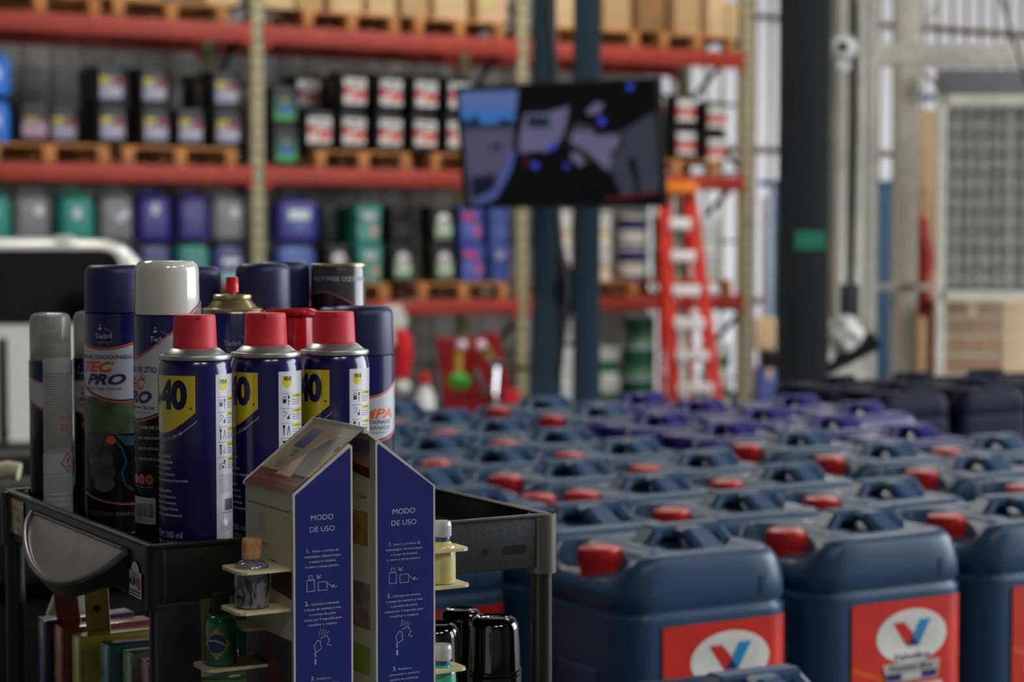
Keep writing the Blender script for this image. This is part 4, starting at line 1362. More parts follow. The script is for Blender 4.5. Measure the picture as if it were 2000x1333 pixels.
# dark navy block at right, further back
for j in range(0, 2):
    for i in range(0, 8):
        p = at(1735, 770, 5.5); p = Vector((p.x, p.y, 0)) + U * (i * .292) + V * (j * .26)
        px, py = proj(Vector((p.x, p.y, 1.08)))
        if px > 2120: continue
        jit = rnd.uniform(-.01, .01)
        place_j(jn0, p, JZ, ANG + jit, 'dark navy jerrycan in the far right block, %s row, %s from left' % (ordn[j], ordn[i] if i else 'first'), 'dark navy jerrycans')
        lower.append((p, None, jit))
# lower layer that carries them
for (p, violet, jit) in lower:
    pr = jb0 if violet is False else (jp0 if violet else jn0)
    o = copy_tree(pr)
    o.location = (p.x, p.y, .285); o.rotation_euler = (0, 0, ANG + jit)
    tag(o, {False: 'blue jerrycan of the lower layer hidden below the others', True: 'dark violet jerrycan of the lower layer hidden below the others', None: 'dark navy jerrycan of the lower layer hidden below the others'}[violet], 'jerrycan', {False: 'lower blue jerrycans', True: 'lower violet jerrycans', None: 'lower navy jerrycans'}[violet])
# one lower jerrycan poking into the bottom of the frame
p = at(1432, 1320, 2.33); pz = p.z
p = Vector((p.x, p.y, 0))
o = copy_tree(jb0); o.location = (p.x, p.y, pz - JH - .022); o.rotation_euler = (0, 0, ANG - .05)
tag(o, 'blue jerrycan whose handle just shows at the bottom edge before the first row', 'jerrycan', 'blue jerrycans')
o2 = copy_tree(jb0); o2.location = (p.x, p.y, pz - 2 * JH - .022 - .03); o2.rotation_euler = (0, 0, ANG - .05)
tag(o2, 'blue jerrycan of the lower layer below the one at the bottom edge', 'jerrycan', 'lower blue jerrycans')
_z = o2.location.z
# platform pallets under the jerrycans
plat = empty('pallet_platform', (JC.x, JC.y, 0), ANG, 'low timber platform under the jerrycans', 'platform')
rows_ = {}
for (pp_, _, _) in lower:
    q_ = pp_ - JC; uu, vv = q_.dot(U), q_.dot(V)
    key = round(vv / .257 * 2) / 2
    rows_.setdefault(key, []).append((uu, vv))
for key, lst in sorted(rows_.items()):
    u0 = min(x for x, y in lst) - .14; u1 = max(x for x, y in lst) + .14; vm = sum(y for x, y in lst) / len(lst)
    MB().box(((u0 + u1) / 2, vm, .264), (u1 - u0, .12, .04)).build('plank', M_wood, plat)
    MB().box(((u0 + u1) / 2, vm, .122), (u1 - u0, .09, .244)).build('bearer', M_wood, plat)
MB().box((0, 0, _z / 2), (.3, .26, _z), bev=.005).build('timber_block', M_wood, None, (p.x, p.y, 0), ANG, label='timber block under the front jerrycan', cat='block')

# ------------------------------------------------------------------ black service cart
O = Vector((-.274, 1.493, 0))           # outer near-left corner of the tray
CL, CW = .352, .392                      # along U, along V
TZ = 1.244                              # tray floor
RZ = CAM_H - .2325                      # rim top
RB = RZ - .0435                         # rim bottom
cart = empty('service_cart', (O.x, O.y, 0), ANG, 'black plastic service cart with raised tray rim, filled with spray cans', 'cart')
M_cartp = mat('cart_plastic', (26, 26, 27), .42, bump=.05, scale=200)
M_cartm = mat('cart_post', (58, 57, 56), .3, metal=.6)
b = MB()
th = .004
b.box((CL / 2, CW / 2, TZ - .002), (CL - .004, CW - .004, .004))
hh = RZ - RB
b.box((CL / 2, th / 2, (RZ + RB) / 2), (CL, th, hh), bev=.0012)
b.box((CL / 2, CW - th / 2, (RZ + RB) / 2), (CL, th, hh), bev=.0012)
b.box((th / 2, CW / 2, (RZ + RB) / 2), (th, CW, hh), bev=.0012)
b.box((CL - th / 2, CW / 2, (RZ + RB) / 2), (th, CW, hh), bev=.0012)
# folded lip
b.box((CL / 2, CW - .001, RZ + .0002), (CL, .009, .003), bev=.001); b.box((CL - .001, CW / 2, RZ + .0002), (.009, CW, .003), bev=.001)
b.box((CL / 2, .001, RZ + .0002), (CL, .007, .003), bev=.001); b.box((.001, CW / 2, RZ + .0002), (.007, CW, .003), bev=.001)
b.build('tray', M_cartp, cart)
# corner sleeves and posts
for (x, y, nm) in ((.006, .006, 0), (CL - .002, .008, 1), (.006, CW - .006, 2), (CL - .006, CW - .006, 3)):
    b = MB()
    R = .0125 if nm else .0085
    b.lathe([(R - .002, -.006), (R, -.006), (R, hh), (R - .0015, hh + .001), (R - .002, hh - .012)], 24, c=(x, y, RB), cap0=False, cap1=False)
    b.lathe([(R - .002, 0), (R - .002, .001)], 24, c=(x, y, RZ - .014))
    b.build('corner_sleeve', M_cartp if nm != 1 else mat('sleeve_grey', (92, 90, 86), .35, metal=.3), cart)
    b = MB(); b.lathe([(R - .0035, -RB + .06), (R - .0035, 0)], 20, c=(x, y, RB)); b.build('leg', M_cartm if nm else M_cartp, cart)
    b = MB(); b.lathe([(.008, -.012), (.028, -.008), (.03, 0), (.028, .008), (.008, .012)], 20, M=Matrix.Translation((x, y, .03)) @ Matrix.Rotation(PI / 2, 4, 'X'))
    b.box((x, y, .055), (.03, .03, .02), bev=.004); b.build('caster', M_black, cart)
# near-left wide corner panel
b = MB(); b.box((.021, .006, (.06 + RB) / 2), (.036, .02, RB - .06), bev=.003); b.build('corner_post', M_cartp, cart)
# slots on the front face, seen as dark openings
d = Decal()
def slot(x0, x1, z, h):
    pts = []
    r = h / 2
    for k in range(9): a = -PI / 2 + PI * k / 8; pts.append((x1 - r + r * math.cos(a), z + r * math.sin(a)))
    for k in range(9): a = PI / 2 + PI * k / 8; pts.append((x0 + r + r * math.cos(a), z + r * math.sin(a)))
    return pts
d.poly(slot(.308, .331, RB + .0165, .0075), 0, 0); d.ell(.2905, RB + .0165, .003, .003, 0, 0)
d.build('slot_opening', mat('deep_black', (3, 3, 3), .9), lambda u, v, l: (u, -.0003, v), cart)
# lower shelf
LS = 1.0
b = MB(); b.box((CL / 2, CW / 2, LS - .004), (CL - .02, CW - .02, .008)); b.box((CL / 2, .006, LS + .01), (CL - .03, .004, .035)); b.box((CL / 2, CW - .006, LS + .01), (CL - .03, .004, .035))
b.box((.008, CW / 2, LS + .01), (.004, CW - .03, .035)); b.box((CL - .008, CW / 2, LS + .01), (.004, CW - .03, .035))
b.build('lower_shelf', M_cartp, cart)
# crescent grip on the left side: scoop with the plastic's sheen put into its grey colour, rounded lip, black skirt
ya, yb_ = .05, .305
N = 28
def arc(i):
    t = i / N; s = math.sin(PI * min(1, max(0, t ** .85)))
    s = max(0, s)
    return (-.0012 - .030 * s ** .6, ya + (yb_ - ya) * t, RZ - .010 - .036 * s ** .7)
vs = []; fs = []
K = 6
for i in range(N + 1):
    ax, ay, az = arc(i)
    for k in range(K + 1):
        q = k / K
        vs.append((-.001 + (ax + .001) * q, ay, RZ - .009 + (az - RZ + .009) * (q ** .7)))
for i in range(N):
    for k in range(K):
        a_ = i * (K + 1) + k
        fs.append([a_, a_ + 1, a_ + K + 2, a_ + K + 1])
b = MB(); b.add(vs, fs); b.build('grip_plate', mat('grip_sheen', (150, 142, 138), .28, metal=.7, bump=.05, scale=30), cart, smooth=60)
b = MB(); b.tube([arc(i) for i in range(N + 1)], .0032, 8)
b.tube([(-.002, ya + .01, RZ - .009), (-.002, yb_ - .01, RZ - .009)], .0015, 6)
b.build('grip_lip', mat('grip_grey', (96, 94, 94), .3), cart, smooth=60)
vs = []; fs = []
for i in range(N + 1):
    ax, ay, az = arc(i)
    vs += [(ax, ay, az - .001), (ax * .8, ay, az - .012 * (1 if 0 < i < N else .2)), (-.0005, ay, RB + .002)]
for i in range(N):
    for k in range(2):
        a_ = i * 3 + k
        fs.append([a_, a_ + 1, a_ + 4, a_ + 3])
b = MB(); b.add(vs, fs); b.build('grip_skirt', M_black, cart, smooth=60)
d = Decal().rect(.334, RZ - .036, .384, RZ - .004, 0, 0)
d.build('corner_plate', mat('plate_beige_reflection', (176, 160, 130), .25, metal=.8, bump=.2, scale=60), lambda u, v, l: (-.0012, u, v), cart)  # chrome plate, its beige reflection put into the colour
d = Decal().rect(.02, RZ - .043, .062, RZ - .022, 0, 0).ell(.035, RZ - .0225, .011, .008, 0, 0)
d.text('SOLO', .058, RZ - .034, .006, 1, 2, w=.02, bold=.03).text('40', .036, RZ - .036, .008, 2, 2, w=.012, bold=.03)
d.rect(.024, RZ - .0405, .056, RZ - .039, 1, 2)
def stk(u, v, l): return (-.0014 - l * .0003, .082 - u, v)
s_ = Decal(); s_.rect(.02, RZ - .043, .048, RZ - .023, 0, 0).ell(.034, RZ - .0235, .009, .008, 0, 0)
s_.text('MLM', .021, RZ - .034, .006, 1, 2, w=.014, bold=.03).text('40', .037, RZ - .036, .009, 2, 2, w=.010, bold=.03)
s_.rect(.022, RZ - .039, .046, RZ - .0378, 1, 2).rect(.022, RZ - .0415, .046, RZ - .0405, 1, 2)
s_.build('price_sticker', [M_white, mat('ink_blue', (40, 50, 120), .5), mat('ink_red', (190, 40, 40), .5)], lambda u, v, l: (-.0014 - l * .0003, .066 - u, v), cart)

# ------------------------------------------------------------------ spray cans
M_wdn = mat('can_navy', (28, 20, 86), .2, coat=.35, noise=.02)
M_yel = mat('shield_yellow', (216, 196, 24), .16, coat=.6, noise=.02)
M_ink = mat('ink_navy', (20, 18, 66), .3)
M_wht = mat('can_white', (214, 216, 224), .16, coat=.5, noise=.02)
M_tin = mat('tin', (172, 174, 172), .36, metal=.8)
M_gold = mat('tin_gold', (190, 176, 132), .3, metal=.85)
M_rcap = mat('matte_red_cap', (214, 40, 56), .55, noise=.04)
M_rgl = mat('gloss_red_cap', (190, 20, 26), .1, coat=.7, noise=.02)
M_orng = mat('print_orange', (226, 96, 44), .3)
M_tnavy = mat('matte_navy_cap', (34, 36, 86), .45, noise=.04)
M_tbody = mat('tec_navy', (28, 28, 94), .25, coat=.3, noise=.02)
M_tpale = mat('tec_pale', (196, 198, 206), .3, coat=.3, noise=.02)
M_tdark = mat('tec_dark', (26, 24, 28), .25, coat=.4, noise=.05)
M_wcap = mat('white_gloss_cap', (220, 220, 210), .1, coat=.8, noise=.02)
M_pale = mat('text_pale', (190, 190, 200), .4)
M_navt = mat('text_navy', (44, 44, 110), .4)
M_greyt = mat('text_grey', (96, 96, 100), .4)
def clearmat(name, col, a):
    m = mat(name, col, .12, trans=.75, noise=.02)
    m.node_tree.nodes['Principled BSDF'].inputs['IOR'].default_value = 1.3
    return m
M_clear = clearmat('clear_plastic', (226, 226, 222), .4)

def can_loc(px, Y): 
    p = at(px, 900, Y); return (p.x, p.y, TZ + .0002)
WR = .0285
def make_wd(rz_deg, loc):
    r = empty('spray_can', loc, math.radians(rz_deg))
    H = CAM_H - .0900 - TZ        # rim height above the tray
    b = MB()
    b.lathe([(WR - .003, 0), (WR - .0005, .001), (WR, .003), (WR - .001, .005), (WR - .001, .0055), (WR, .008), (WR, H - .012), (WR - .0012, H - .006), (WR - .0025, H - .0035)], 64)
    b.build('body', M_wdn, r)
    b = MB()
    b.lathe([(WR - .0025, H - .0035), (WR - .0006, H - .003), (WR - .0002, H - .001), (WR - .0008, H + .0005), (WR - .0025, H + .0008), (WR - .0035, H), (WR - .0045, H + .0015), (WR - .007, H + .0035), (WR - .0095, H + .0055), (WR - .0115, H + .0062), (0, H + .0062)], 64)
    b.build('dome', M_tin, r)
    b = MB(); z = H + .0058
    b.lathe([(.0172, z), (.0175, z + .0012), (.0172, z + .002), (.0163, z + .0225), (.016, z + .025), (.0153, z + .026), (.0, z + .026)], 48)
    b.box((.003, -.0160, z + .0242), (.004, .0012, .003), 0, .0004)
    b.build('cap', M_rcap, r)
    # print. v measured from the tray; top of print
    T = H - .0145
    m = WR
    d = Decal()
    # yellow shield, right edge at the centre line
    sh = [(-.062, T), (0.0, T), (0.0, T - .0285)]
    for k in range(1, 13):
        t = k / 12; sh.append((-.031 * t, T - .0285 - .0165 * math.sin(t * PI / 2)))
    for k in range(11, -1, -1):
        t = k / 12; sh.append((-.062 + .031 * t, T - .0285 - .0165 * math.sin(t * PI / 2)))
    d.poly(sh, 0, 0)
    d.text('40', -.0062, T - .0247, .0212, 1, 2, align='r', w=.0262, bold=.055, space=.95); d.text('WD-', -.0335, T - .0247, .0212, 1, 2, align='r', w=.028, bold=.05, space=.95)
    d.ell(-.0035, T - .0252, .0009, .0009, 1, 2, 10)
    # arc text under the shield
    lab = 'PRODUTO MULTIUSOS'
    for k, ch in enumerate(lab):
        t = (k - 8) / 9.0
        u = -.031 + .0148 * (k - 8) / 6
        if ch != ' ':
            a = .45 * t
            d.text(ch, u - .0007, T - .0515 + .0045 * t * t * 1.6, .0024, 2, 2, w=.0017 if ch != 'I' else .0006, bold=.02, rot=a)
    d.line([(-.0125, T - .0455), (.0, T - .036), (.001, T - .0345)], .0006, 2, 2)
    for k, s_t in enumerate(('Elimina rangidos', 'Expulsa umidade', 'Limpa e protege', 'Solta itens soldados', 'Destrava mecanismos travados')):
        w = (.021, .023, .021, .025, .036)[k]
        d.text(s_t, -.046 if k < 4 else -.046, T - .0635 - .0047 * k, .0023, 2, 2, w=w + .004, bold=.02)
    for k, s_t in enumerate(('Stops Squeaks', 'Displaces Moisture', 'Cleans & Protects', 'Loosens Rusted Parts', 'Frees Sticky Mechanisms')):
        d.text(s_t, -.046, T - .0905 - .0047 * k, .0023, 2, 2, w=(.0225, .0265, .027, .0285, .032)[k] + .003, bold=.02)
    d.text('CONTEM 300 ml', -.011, T - .126, .0052, 2, 2, align='r', w=.044)
    d.text('PESO 200g', -.011, T - .1335, .0052, 2, 2, align='r', w=.036)
    # side information strip
    a0 = .0165; a1 = .046
    d.rect(a0, .004, a1, T + .0005, 3, 0)
    d.poly([(a0 + .0035, T - .003), (a0 + .0125, T - .003), (a0 + .0125, T - .0085), (a0 + .011, T - .0112), (a0 + .008, T - .0126), (a0 + .005, T - .0112), (a0 + .0035, T - .0085)], 0, 2)
    d.text('WD-40', a0 + .008, T - .0066, .0032, 1, 3, align='c', w=.0074, bold=.05)
    yy = T - .017
    for k in range(5):
        z_ = yy - .0118 * k
        d.line([(a0 + .002, z_), (a0 + .0112, z_)], .0003, 1, 2)
        d.rect(a0 + .0128, z_ - .0035, a1 - .002, z_ - .0005, 0, 2)
        d.text(('ELIMINA', 'EXPULSA', 'LIMPA', 'SOLTA', 'LIBERA')[k], a0 + .0145, z_ - .0028, .0016, 1, 3, w=.008)
        for q in range(3): d.rect(a0 + .0128, z_ - .0054 - q * .0018, a0 + .024 - q * .001, z_ - .0048 - q * .0018, 4, 2)
        # small pictograms
        ux = a0 + .0035; vz = z_ - .0075
        if k == 0:
            d.rect(ux, vz, ux + .0032, vz + .003, 1, 2); d.line([(ux + .0005, vz + .003), (ux + .0005, vz + .0052), (ux + .0027, vz + .0052), (ux + .0027, vz + .003)], .0005, 1, 2)
            d.rect(ux + .0048, vz + .003, ux + .0065, vz + .006, 1, 2); d.line([(ux + .0056, vz - .002), (ux + .0056, vz + .001), (ux + .0045, vz + .002)], .0006, 1, 2); d.line([(ux + .0056, vz + .001), (ux + .0068, vz + .002)], .0006, 1, 2)
        elif k == 1:
            d.line([(ux, vz + .004), (ux + .002, vz + .0055), (ux + .004, vz + .004), (ux + .002, vz + .002), (ux, vz + .001)], .0004, 1, 2); d.ell(ux + .0055, vz, .0014, .0014, 1, 2, 12); d.line([(ux + .004, vz - .001), (ux + .007, vz + .003)], .0006, 1, 2)
        elif k == 2:
            d.line([(ux + .001, vz - .002), (ux + .001, vz + .004)], .0008, 1, 2); d.ell(ux + .001, vz + .005, .0013, .0012, 1, 2, 10)
            d.line([(ux + .0042, vz - .002), (ux + .0056, vz + .0055), (ux + .0072, vz - .002)], .0006, 1, 2)
        elif k == 3:
            d.rect(ux + .0004, vz - .002, ux + .0016, vz + .0045, 1, 2); d.rect(ux - .0006, vz + .0045, ux + .0026, vz + .0055, 1, 2)
            d.line([(ux + .0055 + .0013 * math.cos(a), vz + .0013 * math.sin(a)) for a in [q * PI / 5 for q in range(11)]], .0005, 1, 2); d.line([(ux + .0055, vz + .0013), (ux + .0055, vz + .0045)], .0005, 1, 2)
        else:
            d.line([(ux, vz - .002), (ux, vz + .002), (ux + .003, vz + .003), (ux + .006, vz + .002), (ux + .0065, vz - .002)], .0006, 1, 2); d.rect(ux + .004, vz + .003, ux + .0065, vz + .0055, 1, 2)
            d.ell(ux + .003, vz, .0013, .0013, 1, 2, 10)
    for q in range(9): d.rect(a0 + .0028, T - .0785 - q * .0016, a0 + .0205, T - .0781 - q * .0016, 4, 2)
    x_ = a0 + .0085; rr_ = random.Random(3)
    while x_ < a0 + .022:
        w_ = rr_.choice((.0003, .0005, .0007)); d.rect(x_, T - .106, x_ + w_, T - .097, 1, 2); x_ += w_ + rr_.choice((.0003, .0005))
    d.text('7 897371 640', a0 + .005, T - .1085, .0013, 1, 2, w=.014)
    for q in range(5): d.rect(a0 + .004, T - .117 - q * .0013, a0 + .018, T - .1167 - q * .0013, 4, 2)
    d.text('INSTITUTO', a0 + .006, T - .1295, .0013, 1, 2, w=.009)
    d.rect(a0 + .006, T - .1395, a0 + .0125, T - .1315, 1, 2); d.line([(a0 + .0078, T - .1352), (a0 + .009, T - .137), (a0 + .0112, T - .1328)], .0006, 2, 3)
    d.build('printed_label', [M_yel, M_ink, M_pale, M_wht, M_greyt], cyl_map(WR), r, step=.0022)
    return r
G2 = 'navy cans with matte red caps'
wd_labels = ['navy spray can with matte red cap and yellow shield, nearest and leftmost of three',
             'navy spray can with matte red cap and yellow shield, middle of three',
             'navy spray can with matte red cap, rightmost of three, dented at its right shoulder']
for (px, Y, rot, lab) in ((382.5, 1.55, 0, wd_labels[0]), (520.5, 1.588, -13, wd_labels[1]), (654, 1.622, -8, wd_labels[2])):
    tag(make_wd(rot + math.degrees(math.atan((px - 1000) / F_PX)) * -1, can_loc(px, Y)), lab, 'can', G2)

TR = .0282
def swoosh(d, T, R, zL, z0, zR, above, mi_line, mi_below, zb):
    """band under a curved line rising to both sides"""
    return
def make_tec(name, loc, rz_deg, H, cap, capH, R=TR, variant='ar', capR=None, clear=False):
    """tall spray can: navy top, orange swoosh, pale middle, dark foot"""
    r = empty(name, loc, math.radians(rz_deg))
    Hb = H - capH
    b = MB()
    b.lathe([(R - .003, 0), (R, .002), (R, .004), (R - .0012, .005), (R, .007), (R, Hb - .004), (R - .0008, Hb - .001), (R - .003, Hb)], 64)
    b.build('body', M_tdark, r)
    cr = capR or R - .0008
    if clear:
        b = MB(); b.lathe([(cr, Hb - .002), (cr, H - .006), (cr - .002, H - .0015), (cr - .006, H), (0, H)], 48, cap0=False)
        b.lathe([(cr - .0012, Hb - .002), (cr - .0012, H - .0066), (cr - .003, H - .0026), (cr - .0065, H - .0012), (0, H - .0012)], 48, cap0=False)
        b.build('cap', M_clear, r)
        b = MB(); b.lathe([(R - .003, Hb), (R - .006, Hb + .006), (R * .55, Hb + .009), (R * .5, Hb + .013), (R * .35, Hb + .014), (.005, Hb + .014), (.005, Hb + .024), (0, Hb + .024)], 32)
        b.build('valve_dome', M_tin, r)
    else:
        b = MB(); b.lathe([(cr, Hb), (cr + .0002, Hb + .002), (cr - .0002, H - .008), (cr - .001, H - .004), (cr - .0035, H - .001), (cr - .006, H), (cr - .007, H - .0004), (0, H - .0004)], 64)
        b.build('cap', cap, r)
    d = Decal()
    c = 2 * PI * R * .4999
    n = 40
    def band(fz0, fz1, mi, layer):
        us = [-c + 2 * c * k / n for k in range(n + 1)]
        for a, e in zip(us[:-1], us[1:]):
            d.poly([(a, fz0(a)), (e, fz0(e)), (e, fz1(e)), (a, fz1(a))], mi, layer)
    k_ = R / .0282
    top = Hb - .001
    zs = {'litio': lambda u: Hb - .012 - .024 * math.cos((u + .036) / R), 'ipa': lambda u: Hb - .018 - .018 * math.cos(u / R)}.get(variant, lambda u: Hb - (.018 + .012 * math.cos((u + .012) / R)) * k_)
    zm = {'litio': lambda u: Hb - .072 - .016 * math.cos((u + .03) / R)}.get(variant, lambda u: Hb - (.062 + .014 * math.cos((u - .004) / R)) * k_)
    band(zm, zs, 1, 0)                                   # pale middle
    band(zs, lambda u: top, 0, 0)                        # navy top
    band(lambda u: zs(u) - .0014 * k_, lambda u: zs(u), 2, 1)
    band(lambda u: zs(u) - .0020 * k_, lambda u: zs(u) - .0014 * k_, 5, 1)
    band(lambda u: zm(u), lambda u: zm(u) + .0016 * k_, 3, 1)
    band(lambda u: zm(u) - .0014 * k_, lambda u: zm(u), 2, 1)
    cu = -.008 * k_ if variant == 'ar' else 0
    # logo
    d.text('Tecbril', cu - .004, Hb - .022 * k_, .0045 * k_, 6, 2, align='c', w=.015 * k_, bold=.01)
    d.text('química', cu - .004, Hb - .026 * k_, .0018 * k_, 6, 2, align='c', w=.008 * k_)
    d.ell(cu - .007, Hb - .0135 * k_, .0016 * k_, .0012 * k_, 6, 2, 10); d.ell(cu - .007, Hb - .0105 * k_, .0008 * k_, .0008 * k_, 6, 2, 8)
    d.line([(cu - .003, Hb - .013 * k_), (cu + .003, Hb - .016 * k_), (cu + .004, Hb - .0185 * k_)], .0003, 6, 2)
    d.line([(cu + .004, Hb - .0235 * k_), (cu, Hb - .028 * k_)], .0003, 6, 2)
    if variant == 'ar':
        d.text('LIMPA AR CONDICIONADO', .013, Hb - .0395, .0034, 3, 2, align='r', w=.054, bold=.03)
        d.text('TEC', -.002, Hb - .0505, .0088, 2, 2, align='r', w=.033, bold=.05, shear=.35)
        d.text('PRO', .0075, Hb - .0612, .0088, 3, 2, align='r', w=.038, bold=.05, shear=.35)
        d.text('SEM SISTEMA SONOR', .004, Hb - .0665, .0026, 4, 2, align='r', w=.037, bold=.01)
        # photo of a hand at a vent
        d.poly([(-.05, .088), (.03, .091), (.03, .120), (-.05, .120)], 7, 0)
        band(lambda u: zm(u), lambda u: .122, 1, .5)
        d.ell(-.020, .086, .016, .006, 8, 2, 20); d.ell(-.018, .078, .014, .008, 9, 2, 20); d.ell(-.017, .068, .013, .009, 8, 2, 20); d.ell(-.015, .057, .013, .009, 9, 2, 20); d.ell(-.013, .047, .010, .007, 8, 2, 20)
        d.ell(-.006, .085, .004, .0038, 2, 3, 12)
        d.line([(-.004, .086), (.003, .078), (.007, .066), (.003, .056), (.006, .046), (.013, .041)], .0018, 10, 3); d.poly([(-.002, .089), (.022, .087), (.022, .080), (.006, .080)], 10, 3)
        band(lambda u: .0285 + .010 * (1 - math.cos((u - .012) / R)) * .8, lambda u: .0295 + .010 * (1 - math.cos((u - .012) / R)) * .8, 2, 3)
        band(lambda u: .0295 + .010 * (1 - math.cos((u - .012) / R)) * .8, lambda u: .0305 + .010 * (1 - math.cos((u - .012) / R)) * .8, 3, 3)
        d.text('CONTEÚDO 300ml e 10g', -.034, .0195, .0036, 4, 3, w=.056, bold=.02)
    elif variant == 'litio':
        d.text('GRAXA BRANCA DE LÍTIO', -.006, Hb - .0475, .0046, 3, 2, align='r', w=.062, bold=.03)
        d.text('EXTRA', -.0235, Hb - .0515, .0018, 4, 2, w=.008)
        d.text('TEC', -.0165, Hb - .0615, .0095, 2, 2, align='r', w=.030, bold=.05, shear=.3)
        d.text('PRO', -.0105, Hb - .0727, .0095, 3, 2, align='r', w=.037, bold=.05, shear=.3)
        d.text('Geral em Spray', -.008, Hb - .078, .003, 3, 2, align='r', w=.032, bold=.02)
        d.text('(inclui o Sensor)', -.012, Hb - .0815, .0018, 4, 2, align='r', w=.018)
        for q, s_t in enumerate(('À BASE DE LÍTIO', 'ALTA PERFORMANCE', 'MULTI ATIVIDADE', 'RESISTENTE À ÁGUA')):
            d.text(s_t, -.0265, Hb - .0945 - .0088 * q, .0024, 6, 2, w=.028, bold=.02, shear=.2)
            d.rect(-.0265, Hb - .0965 - .0088 * q, -.012, Hb - .0962 - .0088 * q, 4, 2)
            d.rect(-.031, Hb - .0988 - .0088 * q, .01, Hb - .0985 - .0088 * q, 4, 2)
            d.ell(-.0315, Hb - .0935 - .0088 * q, .0022, .0028, 4, 2, 12)
        for q in range(3): d.ell(-.0305 +   .0085 * q, .0575, .0038, .0042, 2, 2, 20); d.ell(-.0305 +   .0085 * q, .0575, .0016, .0014, 5, 3, 12)
        for q in range(3): d.rect(-.0335 + .0085 * q, .051, -.0275 + .0085 * q, .0514, 6, 2)
        d.rect(-.036, .0205, -.008, .0425, 1, 2)
        d.text('Lítio Tecbril', -.0345, .0392, .0022, 4, 3, w=.017)
        x_ = -.031; rr_ = random.Random(4)
        while x_ < -.01:
            w_ = rr_.choice((.0004, .0006, .0009)); d.rect(x_, .026, x_ + w_, .0375, 5, 3); x_ += w_ + rr_.choice((.0004, .0006))
        d.text('7 898616 52', -.0315, .0225, .0022, 4, 3, w=.018)
    elif variant == 'ipa':
        d.text('LIMPA', .029, Hb - .0555, .0088, 2, 2, align='r', w=.047, bold=.03, shear=.3)
        d.text('AR CONDICIONADO', .0265, Hb - .0603, .0034, 3, 2, align='r', w=.046, bold=.02, shear=.2)
        d.text('GRANADA', .026, Hb - .0655, .0036, 4, 2, align='r', w=.026, bold=.02)
        d.text('HIGIENIZADOR', .022, Hb - .069, .0018, 4, 2, align='r', w=.016)
    elif variant == 'plain':
        d.text('TEC', .004, Hb - .0565 * k_, .0075 * k_, 2, 2, align='r', w=.024 * k_, bold=.035, shear=.35)
        d.text('PRO', .008, Hb - .066 * k_, .0075 * k_, 3, 2, align='r', w=.028 * k_, bold=.035, shear=.35)
    elif variant == 'clear':
        d.text('LIMPA AR', .012, Hb - .058 * k_, .0055 * k_, 4, 2, align='r', w=.032 * k_, bold=.03)
        d.text('CONDICIONADO', .012, Hb - .065 * k_, .0045 * k_, 4, 2, align='r', w=.034 * k_, bold=.02)
        d.rect(-.004, Hb - .082 * k_, .005, Hb - .074 * k_, 2, 3); d.rect(-.004, Hb - .094 * k_, .005, Hb - .086 * k_, 2, 3)
        d.text('TEC', .005, Hb - .043 * k_, .005 * k_, 2, 2, align='r', w=.02 * k_, bold=.03, shear=.3)
        d.text('PRO', .010, Hb - .0505 * k_, .0055 * k_, 3, 2, align='r', w=.022 * k_, bold=.03, shear=.3)
    d.build('printed_label', [M_tbody, M_tpale, M_orng, M_navt, M_greyt, M_tdark, M_pale, mat('photo_green', (70, 92, 66), .4, noise=.5, scale=60), mat('photo_skin', (78, 70, 72), .4, noise=.3, scale=120), mat('photo_skin_dark', (60, 55, 58), .4, noise=.3, scale=120), mat('photo_teal', (30, 84, 100), .4)],
            cyl_map(R), r, step=.0024)
    return r
def vdir(px): return -math.degrees(math.atan((px - 1000) / F_PX))
HT = CAM_H - .018 - TZ
o = make_tec('spray_can', can_loc(231, 1.72), vdir(231), HT - .0035, M_tnavy, .0405, variant='ar')
tag(o, 'tall navy-capped can with orange and navy lettering, left of the white-capped can', 'can')
o = make_tec('spray_can', can_loc(329, 1.66), vdir(329) - 6, HT + .0008, M_wcap, .0445, variant='litio', capR=.0268)
tag(o, 'tall can with glossy white cap behind the nearest red-capped can', 'can')
o = make_tec('spray_can', can_loc(378.5, 1.885), vdir(378), HT - .007, M_tnavy, .042, variant='plain')
tag(o, 'matte navy cap of a can just right of the white cap, mostly hidden', 'can')
o = make_tec('spray_can', can_loc(516, 1.872), vdir(516), HT - .004, M_tnavy, .042, variant='plain', R=.0266)
tag(o, 'tall navy-capped can right of the red nozzle, the nearer of two side by side', 'can')
o = make_tec('spray_can', can_loc(555, 1.93), vdir(555), HT - .003, M_tnavy, .042, variant='plain', R=.0266)
tag(o, 'tall navy-capped can behind, touching the upside-down dark can', 'can')
# IPA can at right
o = make_tec('spray_can', can_loc(709, 1.76), vdir(709) + 4, CAM_H - .0585 - TZ, M_tnavy, .0425, variant='ipa')
tag(o, 'navy-capped can with pale middle and orange letters, rightmost can on the cart', 'can')
o = make_tec('spray_can', can_loc(678, 1.86), vdir(678), CAM_H - .0625 - TZ, M_tnavy, .0425, variant='plain')
tag(o, 'navy-capped can peeking out behind the rightmost can', 'can')
# clear-capped slimmer cans
o = make_tec('spray_can', can_loc(101, 1.80), vdir(101) + 40, CAM_H - .0660 - TZ, M_clear, .0421, R=.0192, variant='clear', clear=True)
tag(o, 'slim clear-capped can with grey data label and warning diamond, leftmost on the cart', 'can')
